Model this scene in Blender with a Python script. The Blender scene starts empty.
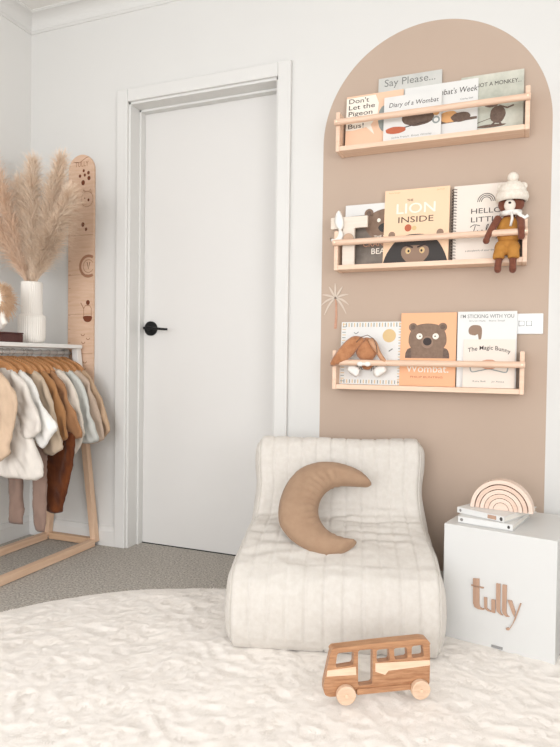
import bpy, bmesh, math, random
import numpy as np
from mathutils import Vector, Matrix, Euler, noise
from mathutils.geometry import delaunay_2d_cdt, tessellate_polygon
random.seed(7)
S = bpy.context.scene
COL = S.collection
PI = math.pi

# ------------------------------------------------------------------ camera
cam_d = bpy.data.cameras.new('camera'); cam = bpy.data.objects.new('camera', cam_d); COL.objects.link(cam)
cam_d.sensor_fit = 'VERTICAL'; cam_d.sensor_height = 24.0; cam_d.sensor_width = 18.0
cam_d.lens = 613.0 / 747.0 * 24.0; cam_d.clip_start = 0.05
_f = Vector((-0.369, 0.929, -0.022)).normalized()
_r = Vector((0.929, 0.370, 0.013)); _r = (_r - _f * _r.dot(_f)).normalized()
_u = _r.cross(_f)
cam.matrix_world = Matrix(((_r.x, _u.x, -_f.x, 0), (_r.y, _u.y, -_f.y, 0), (_r.z, _u.z, -_f.z, 0.885), (0, 0, 0, 1)))
S.camera = cam

# ------------------------------------------------------------------ world, light, exposure
W = bpy.data.worlds.new('sky'); S.world = W; W.use_nodes = True
bgn = W.node_tree.nodes['Background']; bgn.inputs[0].default_value = (0.93, 0.96, 1.0, 1); bgn.inputs[1].default_value = 1.2
def area(name, loc, rot, sx, sy, power, col):
    l = bpy.data.lights.new(name, 'AREA'); l.shape = 'RECTANGLE'; l.size = sx; l.size_y = sy; l.energy = power; l.color = col
    o = bpy.data.objects.new(name, l); o.location = loc; o.rotation_euler = rot; COL.objects.link(o); return o
area('daylight_left_window', (-2.32, -0.15, 1.35), (0, -PI / 2, 0), 1.7, 2.0, 7, (0.935, 0.96, 1.0))
area('rear_fill_light', (-0.35, -2.92, 1.4), (PI / 2, 0, 0), 2.8, 1.8, 92, (0.935, 0.96, 1.0))  # added behind the camera for frontal fill, out of view
area('right_fill_light', (1.74, -0.5, 1.45), (0, PI / 2, 0), 1.6, 1.9, 42, (0.935, 0.96, 1.0))  # added fill from the unseen right side, brightens the left wall
S.view_settings.view_transform = 'Standard'; S.view_settings.look = 'None'
S.view_settings.gamma = 1.0; S.view_settings.use_curve_mapping = False
S.view_settings.exposure = 0.06

# ------------------------------------------------------------------ material helpers
def lin(c):
    out = []
    for v in c[:3]:
        v = v / 255.0
        out.append(v / 12.92 if v <= 0.04045 else ((v + 0.055) / 1.055) ** 2.4)
    return (out[0], out[1], out[2], 1.0)
_mc = {}
def M(name, c, rough=0.7, var=None, scale=20.0, stretch=(1, 1, 1), bump=0.0, bscale=200.0, spec=0.3, sheen=0.0, detail=4.0, metal=0.0):
    """procedural material: base colour, optional noise variation toward var, optional noise bump"""
    if name in _mc: return _mc[name]
    m = bpy.data.materials.new(name); m.use_nodes = True; nt = m.node_tree; b = nt.nodes['Principled BSDF']
    b.inputs['Base Color'].default_value = lin(c); b.inputs['Roughness'].default_value = rough
    b.inputs['Specular IOR Level'].default_value = spec; b.inputs['Metallic'].default_value = metal
    if sheen: b.inputs['Sheen Weight'].default_value = sheen
    tc = nt.nodes.new('ShaderNodeTexCoord')
    if var is not None:
        mp = nt.nodes.new('ShaderNodeMapping'); mp.inputs['Scale'].default_value = stretch
        nt.links.new(tc.outputs['Object'], mp.inputs[0])
        n = nt.nodes.new('ShaderNodeTexNoise'); n.inputs['Scale'].default_value = scale; n.inputs['Detail'].default_value = detail
        n.inputs['Roughness'].default_value = 0.6
        nt.links.new(mp.outputs[0], n.inputs['Vector'])
        r = nt.nodes.new('ShaderNodeMapRange'); r.inputs['From Min'].default_value = 0.32; r.inputs['From Max'].default_value = 0.68
        nt.links.new(n.outputs[0], r.inputs[0])
        mx = nt.nodes.new('ShaderNodeMix'); mx.data_type = 'RGBA'
        mx.inputs[6].default_value = lin(c); mx.inputs[7].default_value = lin(var)
        nt.links.new(r.outputs[0], mx.inputs[0]); nt.links.new(mx.outputs[2], b.inputs['Base Color'])
    if bump:
        n2 = nt.nodes.new('ShaderNodeTexNoise'); n2.inputs['Scale'].default_value = bscale; n2.inputs['Detail'].default_value = 3.0
        nt.links.new(tc.outputs['Object'], n2.inputs['Vector'])
        bp = nt.nodes.new('ShaderNodeBump'); bp.inputs['Strength'].default_value = bump; bp.inputs['Distance'].default_value = 0.002
        nt.links.new(n2.outputs[0], bp.inputs['Height']); nt.links.new(bp.outputs[0], b.inputs['Normal'])
    _mc[name] = m
    return m

def wood(name, a, b, axis='x', scale=9.0, rough=0.5):
    st = {'x': (0.6, 9, 9), 'y': (9, 0.6, 9), 'z': (9, 9, 0.6)}[axis]
    return M(name, a, rough, b, scale, st, 0.08, 120, 0.3, detail=6.0)

m_wall = M('wall_paint', (228, 226, 222), 0.85, bump=0.05, bscale=60)
m_trim = M('trim_paint', (221, 219, 215), 0.45)
m_ceil = M('ceiling_paint', (233, 230, 225), 0.9)
m_door = M('door_paint', (221, 218, 214), 0.5)
m_black = M('matt_black', (22, 22, 23), 0.45)
m_white = M('white_gloss', (216, 215, 212), 0.35)
m_plastic = M('switch_plastic', (240, 240, 238), 0.3)

# back wall: same paint, darkened to offset the bright light, plus taupe arch
def arch_wall_material():
    m = bpy.data.materials.new('dimmed_wall_paint_with_taupe_arch'); m.use_nodes = True; nt = m.node_tree; b = nt.nodes['Principled BSDF']
    b.inputs['Roughness'].default_value = 0.85; b.inputs['Specular IOR Level'].default_value = 0.25
    tc = nt.nodes.new('ShaderNodeTexCoord'); sp = nt.nodes.new('ShaderNodeSeparateXYZ'); nt.links.new(tc.outputs['Object'], sp.inputs[0])
    def mth(op, a, c=None):
        n = nt.nodes.new('ShaderNodeMath'); n.operation = op
        for i, v in enumerate((a, c)):
            if v is None: continue
            if isinstance(v, (int, float)): n.inputs[i].default_value = v
            else: nt.links.new(v, n.inputs[i])
        return n.outputs[0]
    dx = mth('SUBTRACT', sp.outputs[0], -0.3455)
    dz = mth('MAXIMUM', mth('SUBTRACT', sp.outputs[2], 1.747), 0.0)
    d = mth('SQRT', mth('ADD', mth('MULTIPLY', dx, dx), mth('MULTIPLY', dz, dz)))
    mask = mth('LESS_THAN', d, 0.4235)
    n = nt.nodes.new('ShaderNodeTexNoise'); n.inputs['Scale'].default_value = 3.0; nt.links.new(tc.outputs['Object'], n.inputs['Vector'])
    mxa = nt.nodes.new('ShaderNodeMix'); mxa.data_type = 'RGBA'; mxa.inputs[6].default_value = lin((193, 172, 155)); mxa.inputs[7].default_value = lin((187, 166, 149))
    nt.links.new(n.outputs[0], mxa.inputs[0])
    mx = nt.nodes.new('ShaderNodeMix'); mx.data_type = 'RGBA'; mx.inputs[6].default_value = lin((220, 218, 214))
    nt.links.new(mask, mx.inputs[0]); nt.links.new(mxa.outputs[2], mx.inputs[7]); nt.links.new(mx.outputs[2], b.inputs['Base Color'])
    return m
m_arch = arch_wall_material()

def carpet_material():
    m = bpy.data.materials.new('carpet_loop'); m.use_nodes = True; nt = m.node_tree; b = nt.nodes['Principled BSDF']
    b.inputs['Roughness'].default_value = 0.95; b.inputs['Specular IOR Level'].default_value = 0.1
    tc = nt.nodes.new('ShaderNodeTexCoord')
    v = nt.nodes.new('ShaderNodeTexVoronoi'); v.inputs['Scale'].default_value = 210; nt.links.new(tc.outputs['Object'], v.inputs['Vector'])
    n = nt.nodes.new('ShaderNodeTexNoise'); n.inputs['Scale'].default_value = 120; n.inputs['Detail'].default_value = 5; nt.links.new(tc.outputs['Object'], n.inputs['Vector'])
    r = nt.nodes.new('ShaderNodeValToRGB'); e = r.color_ramp.elements
    e[0].position = 0.3; e[0].color = lin((146, 140, 132)); e[1].position = 0.72; e[1].color = lin((214, 207, 198))
    nt.links.new(n.outputs[0], r.inputs[0]); nt.links.new(r.outputs[0], b.inputs['Base Color'])
    bp = nt.nodes.new('ShaderNodeBump'); bp.inputs['Strength'].default_value = 0.7; bp.inputs['Distance'].default_value = 0.004
    nt.links.new(v.outputs[0], bp.inputs['Height']); nt.links.new(bp.outputs[0], b.inputs['Normal'])
    return m
m_carpet = carpet_material()

# ------------------------------------------------------------------ mesh helpers
class MB:
    def __init__(s): s.v = []; s.f = []; s.mi = []; s.mats = []
    def mat(s, m):
        if m not in s.mats: s.mats.append(m)
        return s.mats.index(m)
    def add(s, vs, fs, m):
        k = len(s.v); i = s.mat(m)
        s.v.extend([tuple(v) for v in vs]); s.f.extend([tuple(a + k for a in f) for f in fs]); s.mi.extend([i] * len(fs)); return s
    def box(s, x0, x1, y0, y1, z0, z1, m):
        return s.add([(x, y, z) for x in (x0, x1) for y in (y0, y1) for z in (z0, z1)],
                     [(0, 1, 3, 2), (4, 6, 7, 5), (0, 4, 5, 1), (2, 3, 7, 6), (0, 2, 6, 4), (1, 5, 7, 3)], m)
    def beam(s, a, b, w, d, m, ref=(0, 1, 0)):
        """square-section beam from a to b"""
        a = Vector(a); b = Vector(b); t = (b - a).normalized(); r = Vector(ref); r = (r - t * r.dot(t)).normalized(); q = t.cross(r)
        vs = [p + r * (i * d / 2) + q * (j * w / 2) for p in (a, b) for i, j in ((-1, -1), (1, -1), (1, 1), (-1, 1))]
        return s.add(vs, [(3, 2, 1, 0), (4, 5, 6, 7), (0, 1, 5, 4), (1, 2, 6, 5), (2, 3, 7, 6), (3, 0, 4, 7)], m)
    def tube(s, pts, rad, m, n=10, sy=1.0, cap=True):
        P = [Vector(p) for p in pts]; k = len(P)
        if not hasattr(rad, '__len__'): rad = [rad] * k
        t0 = (P[1] - P[0]).normalized(); r = Vector((0, 0, 1)) if abs(t0.z) < 0.9 else Vector((0, 1, 0)); vs = []
        for i in range(k):
            t = (P[min(i + 1, k - 1)] - P[max(i - 1, 0)]).normalized(); r = (r - t * r.dot(t)).normalized(); q = t.cross(r)
            for j in range(n):
                a = 2 * PI * j / n; vs.append(P[i] + (r * math.cos(a) + q * math.sin(a) * sy) * rad[i])
        fs = [(i * n + j, i * n + (j + 1) % n, (i + 1) * n + (j + 1) % n, (i + 1) * n + j) for i in range(k - 1) for j in range(n)]
        if cap: fs += [tuple(range(n))[::-1], tuple(range((k - 1) * n, k * n))]
        return s.add(vs, fs, m)
    def lathe(s, prof, m, n=32, c=(0, 0), ribs=0, amp=0.0):
        vs = []
        for r, z in prof:
            for j in range(n):
                a = 2 * PI * j / n; rr = r * (1 + amp * (math.cos(a * ribs) if ribs else 0)) if r > 1e-4 else r
                vs.append((c[0] + rr * math.cos(a), c[1] + rr * math.sin(a), z))
        fs = [(i * n + j, i * n + (j + 1) % n, (i + 1) * n + (j + 1) % n, (i + 1) * n + j) for i in range(len(prof) - 1) for j in range(n)]
        return s.add(vs, fs, m)
    def ball(s, c, r, m, nu=16, nv=10, rot=None):
        if not hasattr(r, '__len__'): r = (r, r, r)
        vs = []
        for i in range(nv + 1):
            ph = PI * i / nv
            for j in range(nu):
                a = 2 * PI * j / nu; p = Vector((r[0] * math.sin(ph) * math.cos(a), r[1] * math.sin(ph) * math.sin(a), r[2] * math.cos(ph)))
                if rot: p.rotate(rot)
                vs.append(p + Vector(c))
        fs = [(i * nu + j, (i + 1) * nu + j, (i + 1) * nu + (j + 1) % nu, i * nu + (j + 1) % nu) for i in range(nv) for j in range(nu)]
        return s.add(vs, fs, m)
    def flat(s, poly, m, y=0.0, holes=()):
        """printed shape in the x/z plane facing -y"""
        loops = [[Vector((p[0], p[1], 0)) for p in poly]] + [[Vector((p[0], p[1], 0)) for p in h] for h in holes]
        tri = tessellate_polygon(loops); allp = [p for l in loops for p in l]; fs = []
        for t in tri:
            a, b, c = (allp[i] for i in t); cr = (b - a).cross(c - a).z
            fs.append(tuple(t) if cr > 0 else tuple(t[::-1]))
        return s.add([(p.x, y, p.y) for p in allp], fs, m)
    def disc(s, x, z, rx, rz, m, y=0.0, n=24): return s.flat([(x + rx * math.cos(2 * PI * i / n), z + rz * math.sin(2 * PI * i / n)) for i in range(n)], m, y)
    def stroke(s, pts, w, m, y=0.0):
        P = [Vector(p) for p in pts]; L = []; R_ = []
        for i, p in enumerate(P):
            t = (P[min(i + 1, len(P) - 1)] - P[max(i - 1, 0)]); t = t.normalized(); nn = Vector((-t.y, t.x)) * w / 2; L.append(p + nn); R_.append(p - nn)
        k = len(P); vs = [(p.x, y, p.y) for p in L + R_]
        return s.add(vs, [(i + k, i + 1 + k, i + 1, i) for i in range(k - 1)], m)
    def text(s, txt, x, z, size, m, y=0.0, align='CENTER', width=None, bold=0.0, shear=0.0, sp=1.0):
        cu = bpy.data.curves.new('t', 'FONT'); cu.body = txt; cu.size = 1.0; cu.offset = bold * .35; cu.shear = shear; cu.align_x = align
        cu.resolution_u = 3; cu.space_character = sp; cu.fill_mode = 'FRONT'
        o = bpy.data.objects.new('t', cu); COL.objects.link(o); bpy.context.view_layer.update()
        me = bpy.data.meshes.new_from_object(o.evaluated_get(bpy.context.evaluated_depsgraph_get()))
        vs = [tuple(v.co * size) for v in me.vertices]; fs = [tuple(p.vertices) for p in me.polygons]
        bpy.data.objects.remove(o); bpy.data.curves.remove(cu); bpy.data.meshes.remove(me)
        if not vs: return s
        k = 1.0
        if width:
            w = max(v[0] for v in vs) - min(v[0] for v in vs); k = width / w
        return s.add([(x + v[0] * k, y, z + v[1]) for v in vs], fs, m)
    def xf(s, mat): s.v = [tuple(mat @ Vector(v)) for v in s.v]; return s
    def build(s, name, parent=None, smooth=False, bevel=0.0, seg=2, sub=0, remesh=0.0):
        me = bpy.data.meshes.new(name); me.from_pydata(s.v, [], s.f)
        for m in s.mats: me.materials.append(m)
        me.polygons.foreach_set('material_index', s.mi)
        if smooth: me.polygons.foreach_set('use_smooth', [True] * len(me.polygons))
        me.update(); o = bpy.data.objects.new(name, me); COL.objects.link(o)
        if parent: o.parent = parent
        if remesh:
            r = o.modifiers.new('remesh', 'REMESH'); r.mode = 'VOXEL'; r.voxel_size = remesh; r.use_smooth_shade = True
            sm = o.modifiers.new('smooth', 'SMOOTH'); sm.iterations = 4
        if bevel:
            b = o.modifiers.new('bevel', 'BEVEL'); b.width = bevel; b.segments = seg; b.limit_method = 'ANGLE'; b.angle_limit = math.radians(40)
        if sub:
            b = o.modifiers.new('sub', 'SUBSURF'); b.levels = sub; b.render_levels = sub
        return o

def spline(pts, n=8, closed=False):
    P = [Vector(p) for p in pts]; k = len(P); out = []
    for i in range(k if closed else k - 1):
        a, b, c, d = (P[(i - 1) % k], P[i], P[(i + 1) % k], P[(i + 2) % k]) if closed else (P[max(i - 1, 0)], P[i], P[i + 1], P[min(i + 2, k - 1)])
        for j in range(n):
            t = j / n; out.append(0.5 * ((2 * b) + (c - a) * t + (2 * a - 5 * b + 4 * c - d) * t * t + (3 * b - a - 3 * c + d) * t ** 3))
    if not closed: out.append(P[-1])
    return out

def dist_poly(pt, poly):
    A = poly; B = np.roll(poly, -1, 0); d = B - A; L = (d ** 2).sum(1) + 1e-12
    out = np.full(len(pt), 1e9)
    for a, dd, l in zip(A, d, L):
        t = np.clip(((pt - a) @ dd) / l, 0, 1); q = pt - (a + t[:, None] * dd); out = np.minimum(out, np.hypot(q[:, 0], q[:, 1]))
    return out
def inside(pt, poly):
    x, y = pt[:, 0], pt[:, 1]; r = np.zeros(len(pt), bool); B = np.roll(poly, -1, 0)
    for (x0, y0), (x1, y1) in zip(poly, B):
        c = ((y0 > y) != (y1 > y)); 
        if y1 == y0: continue
        r ^= c & (x < (x1 - x0) * (y - y0) / (y1 - y0) + x0)
    return r
def inflate(outline, step, thick, rad, m, mb=None, disp=None, front_only=False, yoff=0.0):
    """puffed cloth shape from an outline in x/z: thickness runs along y (front is -y)"""
    P = np.array([(p[0], p[1]) for p in outline]); B = []
    for a, b in zip(P, np.roll(P, -1, 0)):
        k = max(1, int(np.hypot(*(b - a)) / step)); B += [tuple(a + (b - a) * i / k) for i in range(k)]
    B = np.array(B); lo = B.min(0); hi = B.max(0)
    gx, gz = np.meshgrid(np.arange(lo[0], hi[0], step), np.arange(lo[1], hi[1], step)); gx = gx + (np.arange(gx.shape[0]) % 2)[:, None] * step / 2
    G = np.c_[gx.ravel(), gz.ravel()]; G = G[inside(G, B)]; G = G[dist_poly(G, B) > step * 0.55]
    nb = len(B); allp = np.r_[B, G]
    r = delaunay_2d_cdt([Vector(p) for p in allp.tolist()], [(i, (i + 1) % nb) for i in range(nb)], [], 1, 1e-6)
    vs = np.array([(v.x, v.y) for v in r[0]]); d = dist_poly(vs, B); d[d < 1e-5] = 0
    h = thick / 2 * np.sqrt(np.clip(1 - (1 - np.clip(d / rad, 0, 1)) ** 2, 0, 1))
    dy = np.array([disp(x, z) for x, z in vs]) if disp else np.zeros(len(vs))
    k = len(vs); mb = mb or MB()
    fr = [(x, yoff - hh + e, z) for (x, z), hh, e in zip(vs, h, dy)]; bk = [(x, yoff + hh + e, z) for (x, z), hh, e in zip(vs, h, dy)]
    rim = d <= 0; fs = []
    for f in r[2]:
        a, b, c = (vs[i] for i in f[:3]); cr = (b[0] - a[0]) * (c[1] - a[1]) - (b[1] - a[1]) * (c[0] - a[0])
        f = tuple(f) if cr > 0 else tuple(f[::-1]); fs.append(f)
        fs.append(tuple((i if rim[i] else i + k) for i in f[::-1]))
    return mb.add(fr + bk, fs, m)

def prism(poly, y0, y1, m, holes=(), mb=None):
    mb = mb or MB(); loops = [poly] + list(holes); allp = [p for l in loops for p in l]
    tri = tessellate_polygon([[Vector((p[0], p[1], 0)) for p in l] for l in loops]); k = len(allp); fs = []
    for t in tri:
        a, b, c = (allp[i] for i in t); cr = (b[0] - a[0]) * (c[1] - a[1]) - (b[1] - a[1]) * (c[0] - a[0])
        t = tuple(t) if cr > 0 else tuple(t[::-1]); fs.append(t); fs.append(tuple(i + k for i in t[::-1]))
    off = 0
    for li, l in enumerate(loops):
        n = len(l); ar = sum(l[i][0] * l[(i + 1) % n][1] - l[(i + 1) % n][0] * l[i][1] for i in range(n))
        for i in range(n):
            a, b = off + i, off + (i + 1) % n; q = (a, a + k, b + k, b)
            if (ar > 0) == (li == 0): fs.append(q)
            else: fs.append(q[::-1])
        off += n
    return mb.add([(p[0], y0, p[1]) for p in allp] + [(p[0], y1, p[1]) for p in allp], fs, m)

def tag(o, label, cat, group=None):
    o['label'] = label; o['category'] = cat
    if group: o['group'] = group
    return o
def thing(name, label, cat, loc=(0, 0, 0), rot=(0, 0, 0), group=None):
    o = bpy.data.objects.new(name, None); COL.objects.link(o); o.location = loc; o.rotation_euler = rot; o.empty_display_size = 0.05
    return tag(o, label, cat, group)
def struct(o): o['kind'] = 'structure'; return o
def copy_tree(o, parent=None):
    c = o.copy(); COL.objects.link(c); c.parent = parent
    for ch in o.children: copy_tree(ch, c)
    return c

# ------------------------------------------------------------------ the room
XL, XR, YB, YF, H = -2.287, 1.75, 2.38, -2.9, 2.535
struct(MB().box(XL - .1, XR + .1, YF - .1, YB + .2, -0.05, 0, m_carpet).build('floor'))
struct(MB().box(XL - .1, XR + .1, YF - .1, YB + .2, H, H + .05, m_ceil).build('ceiling'))
DX0, DX1, DZ = -1.700, -0.972, 2.050      # door opening
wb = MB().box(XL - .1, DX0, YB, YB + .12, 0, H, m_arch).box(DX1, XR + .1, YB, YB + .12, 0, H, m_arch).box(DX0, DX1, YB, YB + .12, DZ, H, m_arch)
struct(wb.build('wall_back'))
struct(MB().box(DX0 - .1, DX1 + .1, YB + .125, YB + .14, 0, H, m_wall).build('wall_hallway'))
WY0, WY1, WZ0, WZ1 = -1.15, 0.85, 0.5, 2.2
struct(MB().box(XL - .1, XL, YF, WY0, 0, H, m_wall).box(XL - .1, XL, WY1, YB, 0, H, m_wall).box(XL - .1, XL, WY0, WY1, 0, WZ0, m_wall).box(XL - .1, XL, WY0, WY1, WZ1, H, m_wall).build('wall_left'))
struct(MB().box(XR, XR + .1, YF, YB, 0, H, m_wall).build('wall_right'))
struct(MB().box(XL, -1.8, YF - .1, YF, 0, H, m_wall).box(1.1, XR, YF - .1, YF, 0, H, m_wall).box(-1.8, 1.1, YF - .1, YF, 0, 0.5, m_wall).box(-1.8, 1.1, YF - .1, YF, 2.3, H, m_wall).build('wall_rear'))
def winframe(name, ax, c, a0, a1, z0, z1):
    mb = MB()
    def b(u0, u1, w0, w1):
        if ax == 'x': mb.box(c - .03, c + .01, u0, u1, w0, w1, m_trim)
        else: mb.box(u0, u1, c - .03, c + .01, w0, w1, m_trim)
    b(a0, a1, z0, z0 + .05); b(a0, a1, z1 - .05, z1); b(a0, a0 + .05, z0, z1); b(a1 - .05, a1, z0, z1); b((a0 + a1) / 2 - .02, (a0 + a1) / 2 + .02, z0, z1)
    struct(mb.build(name))
winframe('window_1', 'x', XL - .06, WY0, WY1, WZ0, WZ1)
winframe('fill_window_right', 'x', XR - .002, -1.5, .5, .65, 2.25)  # unseen frame added to go with the right fill, on solid wall
winframe('fill_window_rear', 'y', YF - .06, -1.8, 1.1, .5, 2.3)  # unseen frame added to go with the rear fill

# cornice: cove profile swept along the walls
def cornice(name, along, c, a, b, sgn):
    prof = [(0.0, H - .068), (0.006, H - .066), (0.010, H - .058)] + [(0.072 - 0.060 * math.cos(t), H - .058 + 0.050 * math.sin(t)) for t in [PI / 2 * i / 8 for i in range(9)]] + [(0.074, H - .006), (0.080, H - .004), (0.080, H), (0.0, H)]
    mb = MB(); vs = []
    for q in (a, b):
        for d, z in prof: vs.append((q, c - d * sgn, z) if along == 'x' else (c + d * sgn, q, z))
    k = len(prof); fs = [(i, (i + 1) % k, k + (i + 1) % k, k + i) for i in range(k)] + [tuple(range(k)), tuple(range(k, 2 * k))]
    mb.add(vs, fs, m_trim); return struct(mb.build(name))
cornice('trim_1', 'x', YB, XL, XR, 1)
cornice('trim_2', 'y', XL, YF, YB, 1)
# baseboards
def bb_prof(mb, along, c, a, b, sgn):
    prof = [(0, 0), (.014, 0), (.014, .068), (.009, .078), (.006, .088), (0, .092)]; vs = []
    for q in (a, b):
        for d, z in prof: vs.append((q, c - d * sgn, z) if along == 'x' else (c + d * sgn, q, z))
    k = len(prof); mb.add(vs, [(i, (i + 1) % k, k + (i + 1) % k, k + i) for i in range(k)] + [tuple(range(k)), tuple(range(k, 2 * k))], m_trim)
mb = MB(); bb_prof(mb, 'x', YB, XL, DX0 - .062, 1); bb_prof(mb, 'x', YB, DX1 + .062, XR, 1); struct(mb.build('baseboard_back'))
mb = MB(); bb_prof(mb, 'y', XL, YF, YB, 1); struct(mb.build('baseboard_left'))

# door: jamb, architrave, leaf, handle
door = bpy.data.objects.new('door_1', None); COL.objects.link(door); door.location = (0, 0, 0); struct(door)
MB().box(DX0 + .001, DX1 - .010, 2.481, 2.516, .004, DZ - .010, m_door).build('leaf', door)
jm = MB().box(DX0 - .012, DX0 + .004, YB - .004, YB + .119, 0, DZ + .008, m_trim).box(DX1 - .004, DX1 + .012, YB - .004, YB + .119, 0, DZ + .008, m_trim).box(DX0 - .012, DX1 + .012, YB - .004, YB + .119, DZ - .004, DZ + .012, m_trim)
jm.box(DX0 + .004, DX0 + .014, 2.445, 2.480, 0, DZ - .004, m_trim).box(DX1 - .014, DX1 - .004, 2.445, 2.480, 0, DZ - .004, m_trim).box(DX0 + .004, DX1 - .004, 2.445, 2.480, DZ - .014, DZ - .004, m_trim)
jm.build('jamb', door, bevel=.001)
aw = 0.058; ya = YB - .018
def archi(mb, x0, x1, z0, z1): mb.box(x0, x1, ya, YB - .0005, z0, z1, m_trim)
am = MB(); archi(am, DX0 - aw - .006, DX0 - .006, 0, DZ + .006 + aw); archi(am, DX1 + .006, DX1 + .006 + aw, 0, DZ + .006 + aw); archi(am, DX0 - .006, DX1 + .006, DZ + .006, DZ + .006 + aw)
am.build('architrave', door, bevel=.004)
MB().box(DX0, DX1, 2.478, 2.519, 0, .003, m_black).build('threshold_gap', door)
hx, hz = -1.645, 1.026
hd = MB(); hd.tube([(hx, 2.481, hz), (hx, 2.472, hz)], .034, m_black, 32).tube([(hx, 2.474, hz), (hx, 2.435, hz)], .010, m_black, 16)
hd.tube([(hx - .010, 2.432, hz), (hx + .02, 2.430, hz), (hx + .104, 2.430, hz - .006), (hx + .118, 2.432, hz - .006)], [.0065, .0065, .0055, .005], m_black, 14, .8)
hd.build('door_handle', door, smooth=True)['label'] = 'matt black round lever handle'
# latch keeper on jamb is a tiny part of the door

# light switch
sw = thing('light_switch', 'white double switch plate on taupe arch beside lowest shelf', 'light switch', (0.004, YB, 1.0265))
MB().box(-.058, .058, -.008, 0, -.037, .037, m_plastic).build('cover_plate', sw, bevel=.003)
for x in (-.014, .011):
    MB().box(x - .0095, x + .0095, -.0092, -.006, -.0085, .0105, M('switch_gap', (150, 150, 148), .6)).build('rocker_gap_shade', sw)  # grey plate stands in for the shaded gap round the rocker
    MB().box(x - .008, x + .008, -.0125, -.007, -.007, .009, m_plastic).build('rocker', sw, bevel=.002)

# ------------------------------------------------------------------ rug
m_rug = M('cream_wool_fur', (246, 239, 231), 0.95, (243, 235, 226), 14, (1, 1, 1), 0.5, 420, 0.1, 0.35)
def make_rug():
    cx, cy, ax, ay = -.55, 1.25, 1.19, .935; n = 330; vs = []
    for i in range(n + 1):
        for j in range(n + 1):
            q, t = -1 + 2 * i / n, -1 + 2 * j / n; u = q * math.sqrt(1 - t * t / 2); v = t * math.sqrt(1 - q * q / 2); r = math.hypot(u, v); c, d = (u / r, v / r) if r > 1e-6 else (1, 0)
            w = 1 + r * r * (.008 * noise.noise(Vector((c * 6, d * 6, 0))) + .003 * noise.noise(Vector((c * 30, d * 30, 3))))
            x = cx + ax * u * w; y = cy + ay * v * w; e = min(1.0, max(0.0, 1 - r) * 22); p = Vector((x, y, 0))
            h = .010 + .005 * noise.noise(p * 8) + .003 * (1 - abs(noise.noise(p * 16 + Vector((5, 0, 0)))) * 3) + .002 * noise.noise(p * 55) + .001 * noise.noise(p * 140)
            vs.append((x, y, max(.002, .004 + (h - .004) * math.sqrt(e) if e < 1 else h)))
    m_ = n + 1; fs = [(i * m_ + j, (i + 1) * m_ + j, (i + 1) * m_ + j + 1, i * m_ + j + 1) for i in range(n) for j in range(n)]
    rim = [i * m_ for i in range(n)] + [n * m_ + j for j in range(n)] + [i * m_ + n for i in range(n, 0, -1)] + [j for j in range(n, 0, -1)]
    k = len(vs); vs += [(vs[i][0], vs[i][1], .0008) for i in rim]; L_ = len(rim)
    fs += [(rim[i], k + i, k + (i + 1) % L_, rim[(i + 1) % L_]) for i in range(L_)]
    mb = MB(); mb.add(vs, fs, m_rug); ob = mb.build('fluffy_rug', smooth=True)
    tag(ob, 'large round cream fluffy rug spread over the grey carpet', 'rug'); return ob
rug = make_rug()
def rug_pile():
    rng = np.random.default_rng(5); n = 80000; r = np.sqrt(rng.random(n)) * .992; a = rng.random(n) * 2 * PI
    x = -.55 + 1.19 * r * np.cos(a); y = 1.25 + .935 * r * np.sin(a); keep = y > .45; x = x[keep]; y = y[keep]; r = r[keep]; n = len(x)
    V = np.zeros((n, 6, 3)); F = []
    for i in range(n):
        p = Vector((x[i], y[i], 0)); q = noise.noise(p * 7) * 5 + noise.noise(p * 22) * 2.2 + rng.normal() * .3
        h = .0095 + .005 * noise.noise(p * 8) + .003 * (1 - abs(noise.noise(p * 16 + Vector((5, 0, 0)))) * 3); e = min(1, (1 - r[i]) * 22); h = .004 + (h - .004) * math.sqrt(e) if e < 1 else h
        L_ = rng.uniform(.007, .014); dx, dy = math.cos(q), math.sin(q); w_ = .0014; up = rng.uniform(.0003, .0011)
        for j, (f, g) in enumerate(((0, 0), (.55, 1), (1, .55))):
            cx_, cy_ = x[i] + dx * L_ * f, y[i] + dy * L_ * f; ww = w_ * (1 - .5 * f)
            V[i, 2 * j] = (cx_ - dy * ww, cy_ + dx * ww, h + up * g); V[i, 2 * j + 1] = (cx_ + dy * ww, cy_ - dx * ww, h + up * g)
    k = (np.arange(n) * 6)[:, None]; F = np.concatenate([k + np.array([[0, 1, 3, 2]]), k + np.array([[2, 3, 5, 4]])]).tolist()
    mb = MB(); mb.add(V.reshape(-1, 3).tolist(), F, m_rug); o = mb.build('wool_pile', rug); o['kind'] = 'stuff'
rug_pile()

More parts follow.
